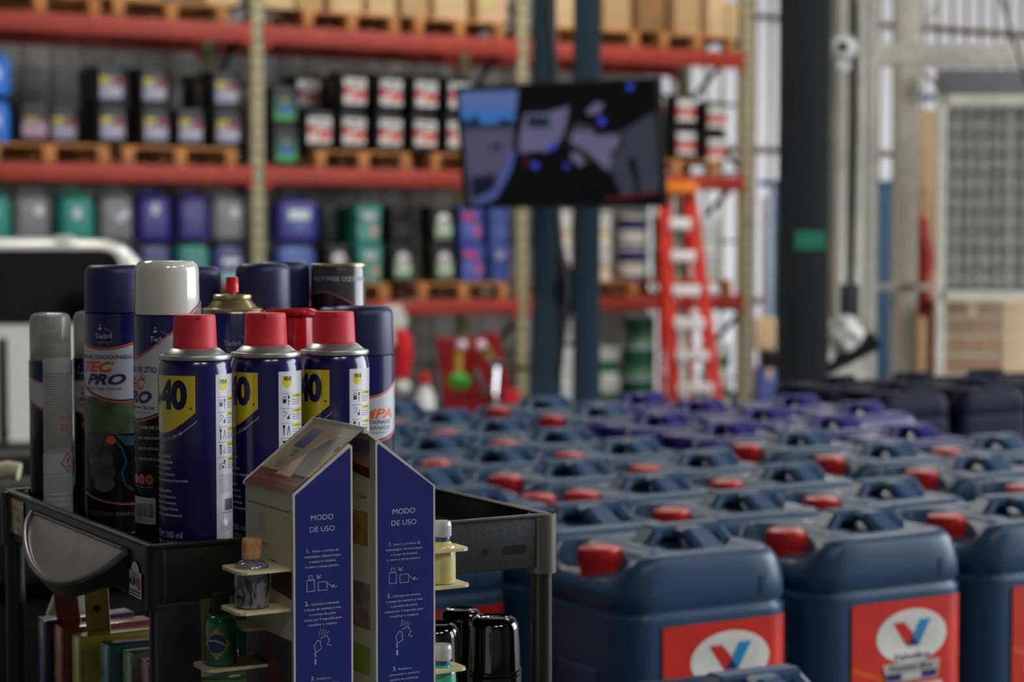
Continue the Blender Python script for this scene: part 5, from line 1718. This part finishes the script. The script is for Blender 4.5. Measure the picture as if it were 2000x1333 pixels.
# back label on that can
d = Decal()
R = .0192; Hb = CAM_H - .0660 - TZ - .0421
d.rect(-.004, .004, .026, Hb + .002, 0, 3)
for q in range(30): d.rect(-.002, Hb - .012 - q * .0023, .024 - (q % 4) * .001, Hb - .0128 - q * .0023, 1, 4)
d.rect(-.0045, .004, .0265, .0235, 2, 5); d.text('NEUTRO', .0, .0115, .0035, 1, 6, w=.021, bold=.02); d.rect(.0, .019, .02, .0196, 1, 6)
d.rect(-.0045, .025, .0265, .044, 2, 5)
for q in range(6): d.rect(-.001, .041 - q * .0024, .022, .0405 - q * .0024, 1, 6)
d.rect(-.0045, .0455, .0265, .063, 2, 5)
for (s_, mi, l) in ((.0095, 3, 6), (.0075, 2, 7)): d.poly([(.0185 - s_ * .8, .0545), (.0185, .0545 - s_), (.0185 + s_ * .8, .0545), (.0185, .0545 + s_)], mi, l)
d.rect(.0178, .0535, .0192, .0588, 4, 8); d.ell(.0185, .0512, .0009, .0010, 4, 8, 10)
d.build('data_label', [mat('label_dim', (178, 178, 178), .5), mat('ink_fine', (120, 120, 122), .5), M_tpale, mat('warning_red', (190, 60, 50), .4), M_tdark], (lambda f: (lambda u, v, l: (Matrix.Rotation(math.radians(-40), 3, 'Z') @ Vector(f(u - .003, v, l)))))(cyl_map(R)), o, step=.002)
o = make_tec('spray_can', can_loc(186, 1.82), vdir(186) - 24, CAM_H - .0650 - TZ, M_clear, .0421, R=.0192, variant='clear', clear=True)
tag(o, 'slim can with clear cap half hidden behind the tall navy-capped can', 'can')
# uncapped can with red nozzle
r = empty('spray_can', can_loc(456, 1.82), math.radians(vdir(456) - 30), 'navy can without cap showing tin dome and small red nozzle', 'can')
H = CAM_H - .0632 - TZ; R = .0276
b = MB(); b.lathe([(R - .003, 0), (R, .002), (R, H - .003), (R - .001, H - .0015)], 64, mis=[0, 0, 1]); b.build('body', [M_tbody, M_gold], r)
b = MB(); b.lathe([(R - .001, H - .002), (R + .0003, H - .001), (R + .0003, H + .0006), (R - .002, H + .0014), (R - .0045, H + .0014), (R - .009, H + .007), (R - .011, H + .009), (.0175, H + .0093), (.0178, H + .0102), (.0175, H + .0128), (.0165, H + .0135), (0, H + .0135)], 64); b.build('dome', M_gold, r)
b = MB(); b.lathe([(.0022, H + .013), (.0022, H + .0155)], 12); b.lathe([(.0058, H + .0155), (.0058, H + .0225), (.005, H + .0245), (.0047, H + .0295), (0, H + .0295)], 24)
for k in range(16):
    a = 2 * PI * k / 16; b.box((.0052 * math.cos(a), .0052 * math.sin(a), H + .026), (.0006, .0006, .006), 0)
b.build('nozzle', mat('nozzle_red', (226, 24, 26), .35), r)
d = Decal(); d.text('Tecbril', .0185 + .003, H - .032, .0045, 0, 2, align='r', w=.015)
d.line([(.021, H - .022), (.026, H - .027), (.027, H - .031)], .0003, 0, 2)
us = [-.08 + .16 * k / 40 for k in range(41)]
for a, e in zip(us[:-1], us[1:]):
    f = lambda u: H - .042 - .009 * math.cos((u + .0) / R)
    d.poly([(a, f(a) - .0014), (e, f(e) - .0014), (e, f(e)), (a, f(a))], 1, 1); d.poly([(a, .02), (e, .02), (e, f(e) - .0014), (a, f(a) - .0014)], 2, 0)
d.build('printed_label', [M_pale, M_orng, M_tpale], cyl_map(R), r, step=.002)
# gloss red capped can
r = empty('spray_can', can_loc(569.5, 1.80), 0, 'can with glossy red cap standing between the middle and right red-capped cans', 'can')
H = CAM_H - .0615 - TZ; R = .0245
b = MB(); b.lathe([(R - .003, 0), (R, .002), (R, H - .052), (R - .003, H - .05)], 48); b.build('body', M_wht, r)
b = MB(); b.lathe([(R - .0005, H - .05), (R - .003, H - .048), (R - .0035, H - .0085), (R - .0005, H - .006), (R, H - .0035), (R - .001, H - .0015), (R - .004, H), (0, H)], 64); b.build('cap', M_rgl, r)
# inverted dark can
r = empty('spray_can', can_loc(662, 1.93), math.radians(vdir(662)), 'dark can standing upside down with its gold bottom rim upwards', 'can')
H = CAM_H - .0228 - TZ; R = .0265
b = MB(); b.lathe([(R - .0015, 0), (R - .001, .002), (R - .001, .042)], 48); b.build('cap', M_tnavy, r)
b = MB(); b.lathe([(R - .003, .042), (R, .044), (R, H - .006), (R - .001, H - .004), (R - .0012, H - .003)], 64); b.build('body', mat('can_charcoal', (66, 64, 68), .25, coat=.3, noise=.05), r)
b = MB(); b.lathe([(R - .0012, H - .003), (R + .0004, H - .0025), (R + .0004, H - .0004), (R - .0005, H), (R - .002, H - .0006), (R - .003, H - .003), (0, H - .006)], 64); b.build('bottom_rim', M_gold, r)
d = Decal()
d.text('CONTEÚDO 300ml e 170g', .034, H - .0122, .0047, 0, 2, w=.062, bold=.02, rot=PI)
d.rect(-.036, H - .0084, .036, H - .0082, 2, 1)
us = [-.08 + .16 * k / 40 for k in range(41)]
for a, e in zip(us[:-1], us[1:]):
    f = lambda u: H - .026 - .009 * (1 - math.cos((u + .012) / R)) - .012 * max(0, (u + .012) / .04)
    d.poly([(a, f(a) - .0009), (e, f(e) - .0009), (e, f(e)), (a, f(a))], 1, 2); d.poly([(a, f(a) - .002), (e, f(e) - .002), (e, f(e) - .0009), (a, f(a) - .0009)], 3, 2)
    d.poly([(a, .06), (e, .06), (e, f(e) - .002), (a, f(a) - .002)], 4, 1)
d.build('printed_label', [M_pale, M_orng, M_greyt, M_navt, M_tdark], cyl_map(R), r, step=.002)

# ------------------------------------------------------------------ lower shelf contents
def cart_pt(a, b_, z): 
    p = Vector((O.x, O.y, 0)) + U * a + V * b_
    return Vector((p.x, p.y, z))
def black_can(px, py, Y, label, R=.026):
    p = at(px, py, Y)
    H = p.z - LS
    r = empty('spray_can', (p.x, p.y, LS + .0002), 0, label, 'can', 'black-capped cans on the lower shelf')
    b = MB(); b.lathe([(R - .003, 0), (R, .002), (R, H - .05), (R - .002, H - .048)], 48); b.build('body', mat('can_black', (20, 20, 22), .2, coat=.5), r)
    b = MB(); b.lathe([(R, H - .048), (R, H - .046), (R - .001, H - .045), (R - .0022, H - .010), (R - .003, H - .006), (R - .0055, H - .002), (R - .009, H), (R - .0105, H - .001), (R - .0125, H - .0016), (0, H - .0016)], 64)
    b.build('cap', M_blackg, r)
black_can(965, 1205, 1.69, 'can with glossy black cap nearest the right cart leg, lower shelf', R=.0235)
black_can(900, 1190, 1.75, 'can with glossy black cap at the back of the lower shelf', R=.0215)
black_can(850, 1218, 1.66, 'can with glossy black cap half hidden by the blue display panel', R=.0225)
# packets standing in the left of the lower shelf
pk = [(.055, .33, .055, .10, (52, 46, 90), 'dark violet packet'), (.06, .295, .05, .096, (150, 60, 40), 'red packet'), (.066, .262, .05, .09, (176, 168, 52), 'yellow packet'),
      (.078, .22, .05, .08, (60, 120, 130), 'teal blue packet'), (.088, .19, .05, .078, (140, 156, 120), 'pale green packet'), (.09, .15, .05, .062, (130, 44, 60), 'maroon packet'),
      (.098, .12, .05, .055, (160, 160, 150), 'pale grey packet'), (.10, .085, .05, .045, (70, 110, 60), 'green packet')]
M_cello = clearmat('cellophane', (230, 230, 230), .3)
for k, (a, bb, dz, h, c, nm) in enumerate(pk):
    p = cart_pt(a + .0, bb, LS + .0005)
    z_top = at(150, [1200, 1215, 1232, 1248, 1262, 1280, 1300, 1322][k], p.y).z
    h = z_top - p.z
    r = empty('scent_packet', (p.x, p.y, p.z), ANG, '%s in cellophane standing on the lower shelf, %s from the back' % (nm, ['first', 'second', 'third', 'fourth', 'fifth', 'sixth', 'seventh', 'eighth'][k]), 'packet', 'packets on the lower shelf')
    b = MB(); b.box((0, 0, h / 2), (.085, .024, h), bev=.002); b.build('card_box', mat('packet_%d' % k, c, .3, coat=.8, noise=.3, scale=60), r)
    b = MB(); b.box((-.0425, 0, h / 2), (.0012, .020, h * .96), bev=.0004); b.build('side_print', mat('packet_side_%d' % k, tuple(min(255, int(v * 1.25 + 20)) for v in c), .25, coat=.8, noise=.3, scale=90), r)
# hanging cards
cards = [(.055, .27, (180, 150, 50), 'yellow-ended card with a round hole', 1145, 3), (.05, .305, (140, 50, 36), 'rust-red leaning card', 1145, 7), (.10, .20, (26, 96, 90), 'teal leaning card', 1155, -5), (.10, .11, (170, 156, 70), 'second pale yellow card with a hole', 1150, 2), (.13, .16, (120, 40, 44), 'long red leaning card', 1140, 8), (.14, .10, (30, 90, 100), 'blue-green card beside the corner post', 1160, 6)]
for k, (a, bb, c, nm, py, tl) in enumerate(cards):
    p = cart_pt(a, bb, 0)
    zc = at(0, py + 40, p.y).z
    z_base = LS + .0007
    L_ = (zc + .016 - z_base) / math.cos(math.radians(tl))
    r = empty('hanging_card', (p.x, p.y, z_base), ANG - .6, '%s among the packets below the tray' % nm, 'card', 'cards among the packets')
    Mc = Matrix.Rotation(math.radians(-tl), 4, 'Y')
    b = MB(); b.box((0, 0, L_ / 2), (.022, .0012, L_), bev=.0004, M=Mc)
    b.build('card', mat('card_%d' % k, c, .4, noise=.25, scale=40), r)
    if 'hole' in nm:
        b = MB(); b.lathe([(.0035, -.0009), (.0035, .0009)], 16, M=Mc @ Matrix.Translation((0, 0, L_ - .018)) @ Matrix.Rotation(PI / 2, 4, 'X')); b.build('punched_hole', M_black, r)
p = cart_pt(.055, .37, LS)
zt5 = at(110, 1152, p.y).z
r = empty('wrapped_roll', (p.x, p.y, LS + .0005), 0, 'pale ribbed roll in clear wrap at the back of the lower shelf', 'roll')
h = zt5 - LS
b = MB(); b.lathe([(.024, 0)] + [(.024 + .0008 * (k % 2), h * k / 24) for k in range(1, 22)] + [(.018, h * .97), (.008, h), (0, h)], 28); b.build('roll', mat('pale_ribbed', (206, 206, 190), .3, coat=.5), r)

# ------------------------------------------------------------------ perfume display stand hooked on the cart
SD = 1.10
fl_ = Vector((-.1445, 1.30, 0)) * SD          # front left shoulder
zsh = CAM_H - .168 * SD
DWd = .1054 * SD * 1.005                      # width along U
DDp = .079 * SD * 1.06                        # depth along V
ds = empty('perfume_display', (fl_.x, fl_.y, 0), ANG, 'house-shaped cardboard and acrylic perfume stand with two blue MODO DE USO panels', 'display')
zap = CAM_H - (843 - 470) / F_PX * (Vector((fl_.x, fl_.y, 0)) + U * DWd / 2).y + .0   # apex of the front
zbt = 1.10
mid = DWd / 2
slope = (zap - zsh) / mid
gl, gr = .0385 * SD / 1.1 * 1.0, 0
gapc0 = None
def u_at(px):
    k = (px - 1000) / F_PX
    return (k * fl_.y - fl_.x) / (U.x - k * U.y)
ug0, ug1 = u_at(687), u_at(732)
M_dblue = mat('display_blue', (34, 39, 114), .35, coat=.3, noise=.03)
M_cream = mat('display_cream', (206, 200, 176), .55, noise=.04)
M_edge = mat('acrylic_edge', (196, 194, 182), .3, coat=.5, noise=.03)
M_acr = clearmat('acrylic', (232, 232, 226), .3)
M_dred2 = mat('display_red_band', (112, 16, 24), .6)
M_hair = mat('photo_hair', (44, 38, 34), .4, noise=.25, scale=90)
M_skin = mat('photo_face', (186, 148, 116), .4, noise=.1, scale=60)
# body block behind the panels
TH = .0035
def house(inset, recess=False):
    pts = [(inset, zbt), (DWd - inset, zbt), (DWd - inset, zsh - inset * .3), (mid, zap + .004), (inset, zsh - inset * .3)]
    return pts
b = MB()
# two wings with a gap
b.prism([(.0012, zbt), (ug0 - .006, zbt), (ug0 - .006, zsh + slope * (ug0 - .006)), (.0012, zsh)], TH, DDp)
b.build('left_wing', M_cream, ds, smooth=0)
b = MB(); b.prism([(ug1 + .002, zbt), (DWd - .0012, zbt), (DWd - .0012, zsh), (ug1 + .002, zsh + slope * (DWd - ug1 - .002))], TH, DDp); b.build('right_wing', M_cream, ds, smooth=0)
b = MB(); b.prism([(ug0 - .006, zbt), (ug1 + .002, zbt), (ug1 + .002, zsh + slope * (DWd - ug1 - .002)), (mid, zap), (ug0 - .006, zsh + slope * (ug0 - .006))], .052, DDp); b.build('spine', M_cream, ds, smooth=0)
# front panels with chamfered outline and pale edge
def panel(x0, x1, left):
    if left: pts = [(x0, zbt), (x1, zbt), (x1, zsh + slope * (x1 - x0) - .003), (x1 - .002, zsh + slope * (x1 - x0) - .0012), (x0, zsh)]
    else: pts = [(x0, zbt), (x1, zbt), (x1, zsh), (x0 + .002, zsh + slope * (x1 - x0) - .0012), (x0, zsh + slope * (x1 - x0) - .003)]
    b = MB(); b.prism(pts, 0, TH - .0002); p_ = b.build('front_panel', M_edge, ds, smooth=0, label='blue panel printed MODO DE USO with pale edge, %s' % ('left' if left else 'right'))
    cx_ = sum(p[0] for p in pts) / 5; e = .0016
    if left: inn = [(x0 + e, zbt), (x1 - e, zbt), (x1 - e, zsh + slope * (x1 - x0) - .0052), (x1 - .0026, zsh + slope * (x1 - x0) - .0040), (x0 + e, zsh - e * .2)]
    else: inn = [(x0 + e, zbt), (x1 - e, zbt), (x1 - e, zsh - e * .2), (x0 + .0026, zsh + slope * (x1 - x0) - .0040), (x0 + e, zsh + slope * (x1 - x0) - .0052)]
    d = Decal(); d.poly(inn, 0, 0)
    w = x1 - x0
    xc = (x0 + x1) / 2 - (.0008 if left else .0015)
    z_ = zsh - .0195
    def ln(s_t, z, h, w_): d.text(s_t, xc, z, h, 1, 1, align='c', w=w_ * (w / .0475))
    ln('MODO', z_, .0042, .0178); ln('DE USO', z_ - .0086, .0042, .0198)
    ts = ['Retire o produto da', 'embalagem, desenrosque', 'a tampa de madeira', 'e retire a tampa plástica.']
    d.text('1.', xc - .0125, z_ - .0235, .0032, 1, 1, bold=.01)
    for q, s_t in enumerate(ts): d.text(s_t, xc + (.0025 if q == 0 else 0), z_ - .0235 - .0038 * q, .0018, 1, 1, align='c', w=(.021, .029, .021, .027)[q] * (w / .0475))
    zz = z_ - .052
    # bottle drawings
    def rr(x, z, w_, h_): d.line([(x, z), (x + w_, z), (x + w_, z + h_), (x, z + h_), (x, z)], .00035, 1, 1)
    rr(xc - .0125, zz, .0060, .0082); rr(xc - .0108, zz + .0084, .0028, .0032); rr(xc - .0035, zz, .0072, .0062)
    d.line([(xc - .004, zz + .0095), (xc - .0012, zz + .0115)], .0005, 1, 1); d.line([(xc - .0045, zz + .012), (xc - .004, zz + .0095), (xc - .0015, zz + .0094)], .0005, 1, 1)
    d.line([(xc + .004, zz + .005), (xc + .007, zz + .0025), (xc + .0095, zz + .0035), (xc + .0075, zz + .0015), (xc + .0118, zz + .002)], .0004, 1, 1)
    z2 = zz - .0105
    d.text('2.', xc - .014, z2, .0032, 1, 1, bold=.01)
    ts = ['Coloque novamente', 'a tampa de madeira e vire', 'o produto de ponta', 'cabeça por 5 segundos para', 'umedecer a madeira.']
    for q, s_t in enumerate(ts): d.text(s_t, xc + (.002 if q == 0 else 0), z2 - .0038 * q, .0018, 1, 1, align='c', w=(.022, .029, .021, .0305, .023)[q] * (w / .0475))
    z3 = z2 - .026
    d.line([(xc - .004, z3), (xc - .0072, z3 - .004), (xc - .0055, z3 - .009), (xc - .0012, z3 - .0065), (xc - .002, z3 - .001), (xc - .004, z3)], .0004, 1, 1)
    d.line([(xc - .002, z3 + .001), (xc + .003, z3 + .003), (xc + .0055, z3 - .001), (xc + .0035, z3 - .004), (xc + .007, z3 - .005)], .0004, 1, 1)
    for q in range(4): d.line([(xc - .003 + q * .002, z3 + .0035), (xc - .0015 + q * .0022, z3 + .0085 - q * .0008)], .0003, 1, 1)
    d.line([(xc - .0062, z3 - .009), (xc - .006, z3 - .0125)], .0008, 1, 1); d.line([(xc - .006, z3 - .014), (xc - .006, z3 - .018)], .0012, 1, 1)
    z4 = z3 - .0295
    d.text('3.', xc - .0095, z4, .0032, 1, 1, bold=.01); d.text('Pendure-o,', xc - .005, z4, .0018, 1, 1, w=.0115)
    d.text('amarrando a corda no', xc, z4 - .0038, .0018, 1, 1, align='c', w=.026); d.text('espelho do retrovisor', xc, z4 - .0076, .0018, 1, 1, align='c', w=.024)
    pr = d.build('instruction_print', [M_dblue, mat('print_silver', (176, 180, 204), .4)], lambda u, v, l: (u, -.00012 - l * .00008, v), p_)
panel(0, ug0, True); panel(ug1, DWd, False)
# sloping picture board (left slope) with head photograph
slen = math.hypot(ug0 - .006, slope * (ug0 - .006))
def slope_map(u, v, l):   # u along depth from the front, v up the slope from the shoulder
    k = v / math.hypot(1, slope)
    n_ = Vector((-slope, 0, 1)).normalized() * (.0006 + l * .00012)
    return (k + n_.x, TH + u, zsh + slope * k + n_.z)
full = math.hypot(mid, slope * mid)
d = Decal(); dd = DDp - TH
d.rect(0, 0, dd, full * .985, 7, 0)
d.rect(0, .0, dd, full * .25, 1, 1)
d.text('Este é o perfume da sua casa', dd * .04, full * .10, full * .065, 8, 2, w=dd * .9)
d.text('Cheirinho perfeito de se usar', dd * .95, full * .055, .0035, 5, 2, w=dd * .9, rot=0) if False else None
d.poly([(dd * .62, full * .60), (dd * .84, full * .60), (dd * .84, full * .90), (dd * .62, full * .90)], 2, 1)
d.poly([(dd * .08, full * .2), (dd * .42, full * .2), (dd * .52, full * .36), (dd * .46, full * .58), (dd * .34, full * .78), (dd * .2, full * .86), (dd * .12, full * .76), (dd * .16, full * .58), (dd * .08, full * .4)], 3, 1)
d.poly([(dd * .3, full * .2), (dd * .62, full * .2), (dd * .56, full * .42), (dd * .46, full * .55), (dd * .40, full * .42)], 4, 2)
for q in range(3): d.rect(dd * .64, full * (.55 - .035 * q), dd * (.8 - .03 * q), full * (.565 - .035 * q), 5, 1)
for q in range(3): d.rect(dd * .7, full * (.36 - .035 * q), dd * (.84 - .03 * q), full * (.375 - .035 * q), 5, 1)
d.ell(dd * .05, full * .8, .003, .004, 6, 2, 12); d.ell(dd * .05, full * .68, .003, .003, 1, 2, 12)
d.build('sloping_picture', [M_cream, M_dred2, mat('logo_purple', (60, 56, 110), .4), M_hair, M_skin, mat('ink_dim', (96, 90, 96), .5), mat('flag_green', (60, 110, 60), .5), mat('slope_cream_dimmed', (160, 150, 120), .6), mat('ink_amber', (170, 110, 50), .5)], slope_map, ds)  # slope's cream is a darker copy, offsetting the light falling on it
# right slope picture, seen edge-on from the front gap
b = MB(); b.prism([(mid, zap + .0008), (mid + .002, zap + .0008), (DWd, zsh + .0008), (DWd - .002, zsh + .0002), (mid, zap)], TH, DDp)
b.prism([(mid - .0012, zap + .003), (mid + .0012, zap + .003), (mid + .0012, zap - .002), (mid - .0012, zap - .002)], .0, DDp + .003)
b.build('ridge_edge', M_edge, ds, smooth=0)
# pale rail on the left slope edge at the back
MB().prism([(-.001, zsh), (.001, zsh + .0026), (mid, zap + .0032), (mid, zap), (.0, zsh - .002)], DDp - .001, DDp + .0012).build('back_edge', M_edge, ds, smooth=0)
# picture on the left side wall
d = Decal()
dz = zsh - zbt
d.rect(0, zbt, dd, zsh - .0008, 0, 0)
d.text('O perfume que está conquistando as ruas!', dd * .02, zsh - .0145, .0026, 1, 1, w=dd * .93)
d.rect(dd * .32, zsh - .034, dd * .46, zsh - .02, 2, 1)
d.text('key', dd * .38, zsh - .044, .0035, 3, 1, w=.008)
d.poly([(dd * .55, zsh - .052), (dd * 1.0, zsh - .058), (dd * 1.0, zsh - .078), (dd * .55, zsh - .074)], 4, 1)
d.rect(0, zsh - .155, dd, zsh - .108, 5, 1)
d.poly([(dd * .2, zsh - .12), (dd * .5, zsh - .112), (dd * .9, zsh - .15), (dd * .6, zsh - .155)], 6, 2)
d.rect(0, zsh - .16, dd, zsh - .154, 3, 2)
d.text('dance', dd * .4, zsh - .185, .004, 7, 1, w=.014)
d.build('side_picture', [M_cream, M_navt, M_edge, mat('ink_rust', (176, 70, 50), .4), mat('photo_brown', (92, 66, 40), .4, noise=.5, scale=80), mat('photo_dark', (52, 56, 70), .4, noise=.5, scale=70), mat('photo_wine', (96, 40, 50), .4), M_jpurp], lambda u, v, l: (.0012 - .0003 - l * .0001, TH + dd - u, v), ds)
# pictures on the inner wall of the gap (left face of the right wing)
d = Decal()
gd = .0485
top_i = lambda: 0
zt6 = zsh + slope * (DWd - ug1 - .002)
d.rect(.010, zbt, gd, zt6 - .001, 0, 0)
d.rect(.010, zt6 - .012, gd, zt6 - .001, 3, 1); d.poly([(.010, zt6 - .030), (gd, zt6 - .026), (gd, zt6 - .019), (.010, zt6 - .022)], 1, 2); d.rect(.010, zt6 - .022, gd, zt6 - .012, 4, 1)
d.rect(.014, zt6 - .082, gd, zt6 - .056, 2, 1)
d.text('feitiço', .016, zt6 - .046, .003, 6, 2, w=.012)
d.rect(.010, zt6 - .145, gd, zt6 - .11, 7, 1); d.rect(.010, zt6 - .18, gd, zt6 - .158, 5, 1)
d.rect(0, zbt, .010, zt6 - .002, 8, 1)
d.build('inner_picture', [M_cream, M_dred2, mat('photo_amber', (150, 120, 60), .4, noise=.5, scale=60), mat('photo_lilac', (120, 112, 160), .4), M_skin, mat('photo_lime', (150, 170, 70), .4), M_navt, mat('photo_mauve', (130, 116, 124), .4, noise=.4, scale=70), M_edge], lambda u, v, l: (ug1 + .0019 - l * .0001, TH + u, v), ds)
b = MB(); b.box((ug0 - .0045, .03, (zbt + zsh + .012) / 2), (.0016, .05, zsh + .012 - zbt)); b.box((ug1 - .006, .045, (zbt + zsh + .01) / 2), (.0016, .012, zsh + .01 - zbt)); b.build('acrylic_divider', M_edge, ds)
# hook over the cart rim and back plate
vO = (Vector((O.x, O.y, 0)) - Vector((fl_.x, fl_.y, 0))).dot(V)
b = MB(); b.box((DWd / 2, (DDp + vO) / 2, RZ - .02), (.05, vO - DDp, .02)); b.box((DWd / 2, vO + .001, RZ + .003), (.03, vO - DDp + .02 if vO > DDp else .02, .002)); b.build('hook', M_edge, ds)

# shelf tabs with bottles -------------------------------------------------
def tab(px_tip, py_tip, px_root, lab=None, z_=None, hole=False, y_off=.05, w=.045):
    """thin plate sticking out of the side wall; left for px_tip < root"""
    return
def local(p):  # world -> display local
    q = p - Vector((fl_.x, fl_.y, 0)); return Vector((q.dot(U), q.dot(V), p.z))
def plate(side, length, y0, w, z, name='bottle_tab'):
    b = MB()
    if side < 0: x0, x1 = -length, .001
    else: x0, x1 = DWd - .001, DWd + length
    r = .006
    tip = x0 if side < 0 else x1
    pts = []
    if side < 0: pts = [(x1, y0), (x1, y0 + w), (x0 + r, y0 + w), (x0 + r * .3, y0 + w - r * .3), (x0, y0 + w - r), (x0, y0 + r), (x0 + r * .3, y0 + r * .3), (x0 + r, y0)]
    else: pts = [(x0, y0), (x1 - r, y0), (x1 - r * .3, y0 + r * .3), (x1, y0 + r), (x1, y0 + w - r), (x1 - r * .3, y0 + w - r * .3), (x1 - r, y0 + w), (x0, y0 + w)]
    b.prism(pts, z, z + .0022, axis='z')
    return b.build(name, mat('tab_ply', (206, 192, 150), .5), ds, smooth=0)

def bottle(side, u, v, zb, r_, h, body, cap, label, capkind, flag=False, z_up=None):
    p = Vector((fl_.x, fl_.y, 0)) + U * u + V * v
    o = empty('perfume_bottle', (p.x, p.y, zb), ANG, label, 'bottle')
    b = MB()
    b.lathe([(r_ - .002, 0), (r_ - .0003, .0012), (r_, .003), (r_, h - .006), (r_ - .0008, h - .003), (r_ - .003, h - .0008), (r_ * .62, h), (r_ * .5, h + .0006), (r_ * .48, h + .0035)], 40)
    b.build('glass_body', body, o)
    rc = .0072
    if capkind == 'wood':
        b = MB(); b.lathe([(rc, h + .002)] + [(rc + (.0002 if k % 2 else -.0001), h + .003 + k * .0016) for k in range(8)] + [(rc - .0006, h + .0165), (0, h + .0165)], 28); b.build('wooden_cap', cap, o)
    elif capkind == 'ring':
        b = MB(); b.lathe([(.0066, h + .001), (.0068, h + .0035), (.0066, h + .004)], 28); b.build('neck_ring', mat('ring_blue', (40, 70, 130), .3), o)
        b = MB(); b.lathe([(.0074, h + .004)] + [(.0079 + (.0002 if k % 2 else -.0001), h + .0046 + k * .0011) for k in range(9)] + [(.0073, h + .0158), (0, h + .0158)], 28); b.build('cap', cap, o)
    else:
        b = MB(); b.lathe([(rc, h + .001), (rc, h + .0155), (rc - .001, h + .0165), (0, h + .0165)], 28); b.build('cap', cap, o)
    if flag:
        d = Decal(); m = h * .47
        a0 = math.radians(-28 + 0)
        n = 24
        k = r_
        d.poly([(-.0105, m), (0, m - .0125), (.0105, m), (0, m + .0125)], 0, 1)
        d.ell(0, m, .0072, .0072, 1, 2, 30)
        d.poly([(-.0071, m + .0026), (-.0068, m + .0012), (-.002, m + .0016), (.003, m + .0002), (.0066, m - .0022), (.0069, m - .0010), (.0035, m + .0016), (-.002, m + .0031)], 2, 3)
        f = cyl_map(r_)
        R3_ = Matrix.Rotation(math.radians(-36), 3, 'Z')
        d.build('flag_print', [mat('flag_yellow', (160, 150, 60), .4), mat('flag_blue', (30, 60, 116), .4), mat('flag_white', (150, 170, 176), .4)], lambda u_, v_, l: R3_ @ Vector(f(u_, v_, l)), o, step=.002)
    return o
# left tabs, near pair
plate(-1, .040, .004, .040, 1.2590); plate(-1, .041, .004, .040, 1.2295)
plate(-1, .018, .050, .036, 1.208); plate(-1, .047, .050, .036, 1.180)
plate(1, .033, .004, .030, 1.2625); plate(1, .034, .004, .030, 1.2345)
plate(1, .031, .004, .030, 1.170)
plate(1, .028, .004, .030, 1.142)
# marbled grey bottle in its tab
mm = bpy.data.materials.new('marbled_glass'); mm.use_nodes = True
nt = mm.node_tree; pb = nt.nodes['Principled BSDF']; pb.inputs['Roughness'].default_value = .12; pb.inputs['Coat Weight'].default_value = .6
tc = nt.nodes.new('ShaderNodeTexCoord'); mp = nt.nodes.new('ShaderNodeMapping'); mp.inputs['Scale'].default_value = (80, 80, 50)
nz = nt.nodes.new('ShaderNodeTexNoise'); nz.inputs['Scale'].default_value = 1.2; nz.inputs['Detail'].default_value = 8; nz.inputs['Distortion'].default_value = 1.5
cr = nt.nodes.new('ShaderNodeValToRGB'); cr.color_ramp.elements[0].position = .38; cr.color_ramp.elements[1].position = .5
cr.color_ramp.elements[0].color = (.02, .02, .024, 1); cr.color_ramp.elements[1].color = (.2, .2, .24, 1)
nt.links.new(tc.outputs['Object'], mp.inputs[0]); nt.links.new(mp.outputs[0], nz.inputs['Vector']); nt.links.new(nz.outputs['Fac'], cr.inputs[0]); nt.links.new(cr.outputs[0], pb.inputs['Base Color'])
M_woodcap = mat('wooden_cap', (204, 150, 100), .6, noise=.3, scale=120)
M_strcap = mat('ribbed_cap', (176, 176, 180), .25, coat=.4)
bottle(-1, -.0225, .024, 1.2318, .0130, .0340, mm, M_woodcap, 'marbled grey perfume bottle with wooden cap on the upper left tab', 'wood')
bottle(-1, -.0300, .067, 1.1823, .0121, .0375, mat('flag_bottle_green', (24, 104, 72), .2, coat=.5), M_black, 'small green bottle printed with a brazilian flag on the lower left tab', 'plain', flag=True)
bottle(1, DWd + .0150, .0185, 1.2368, .0112, .0322, mat('pale_yellow_liquid', (196, 190, 120), .15, coat=.6, noise=.1, scale=100), M_strcap, 'pale yellow perfume bottle with ribbed grey cap at the right of the stand', 'ring')
bottle(1, DWd + .0150, .0185, 1.1443, .0112, .0292, mat('teal_liquid', (60, 160, 130), .15, coat=.6, noise=.1, scale=100), M_strcap, 'teal perfume bottle with ribbed cap at the lower right of the stand', 'ring')
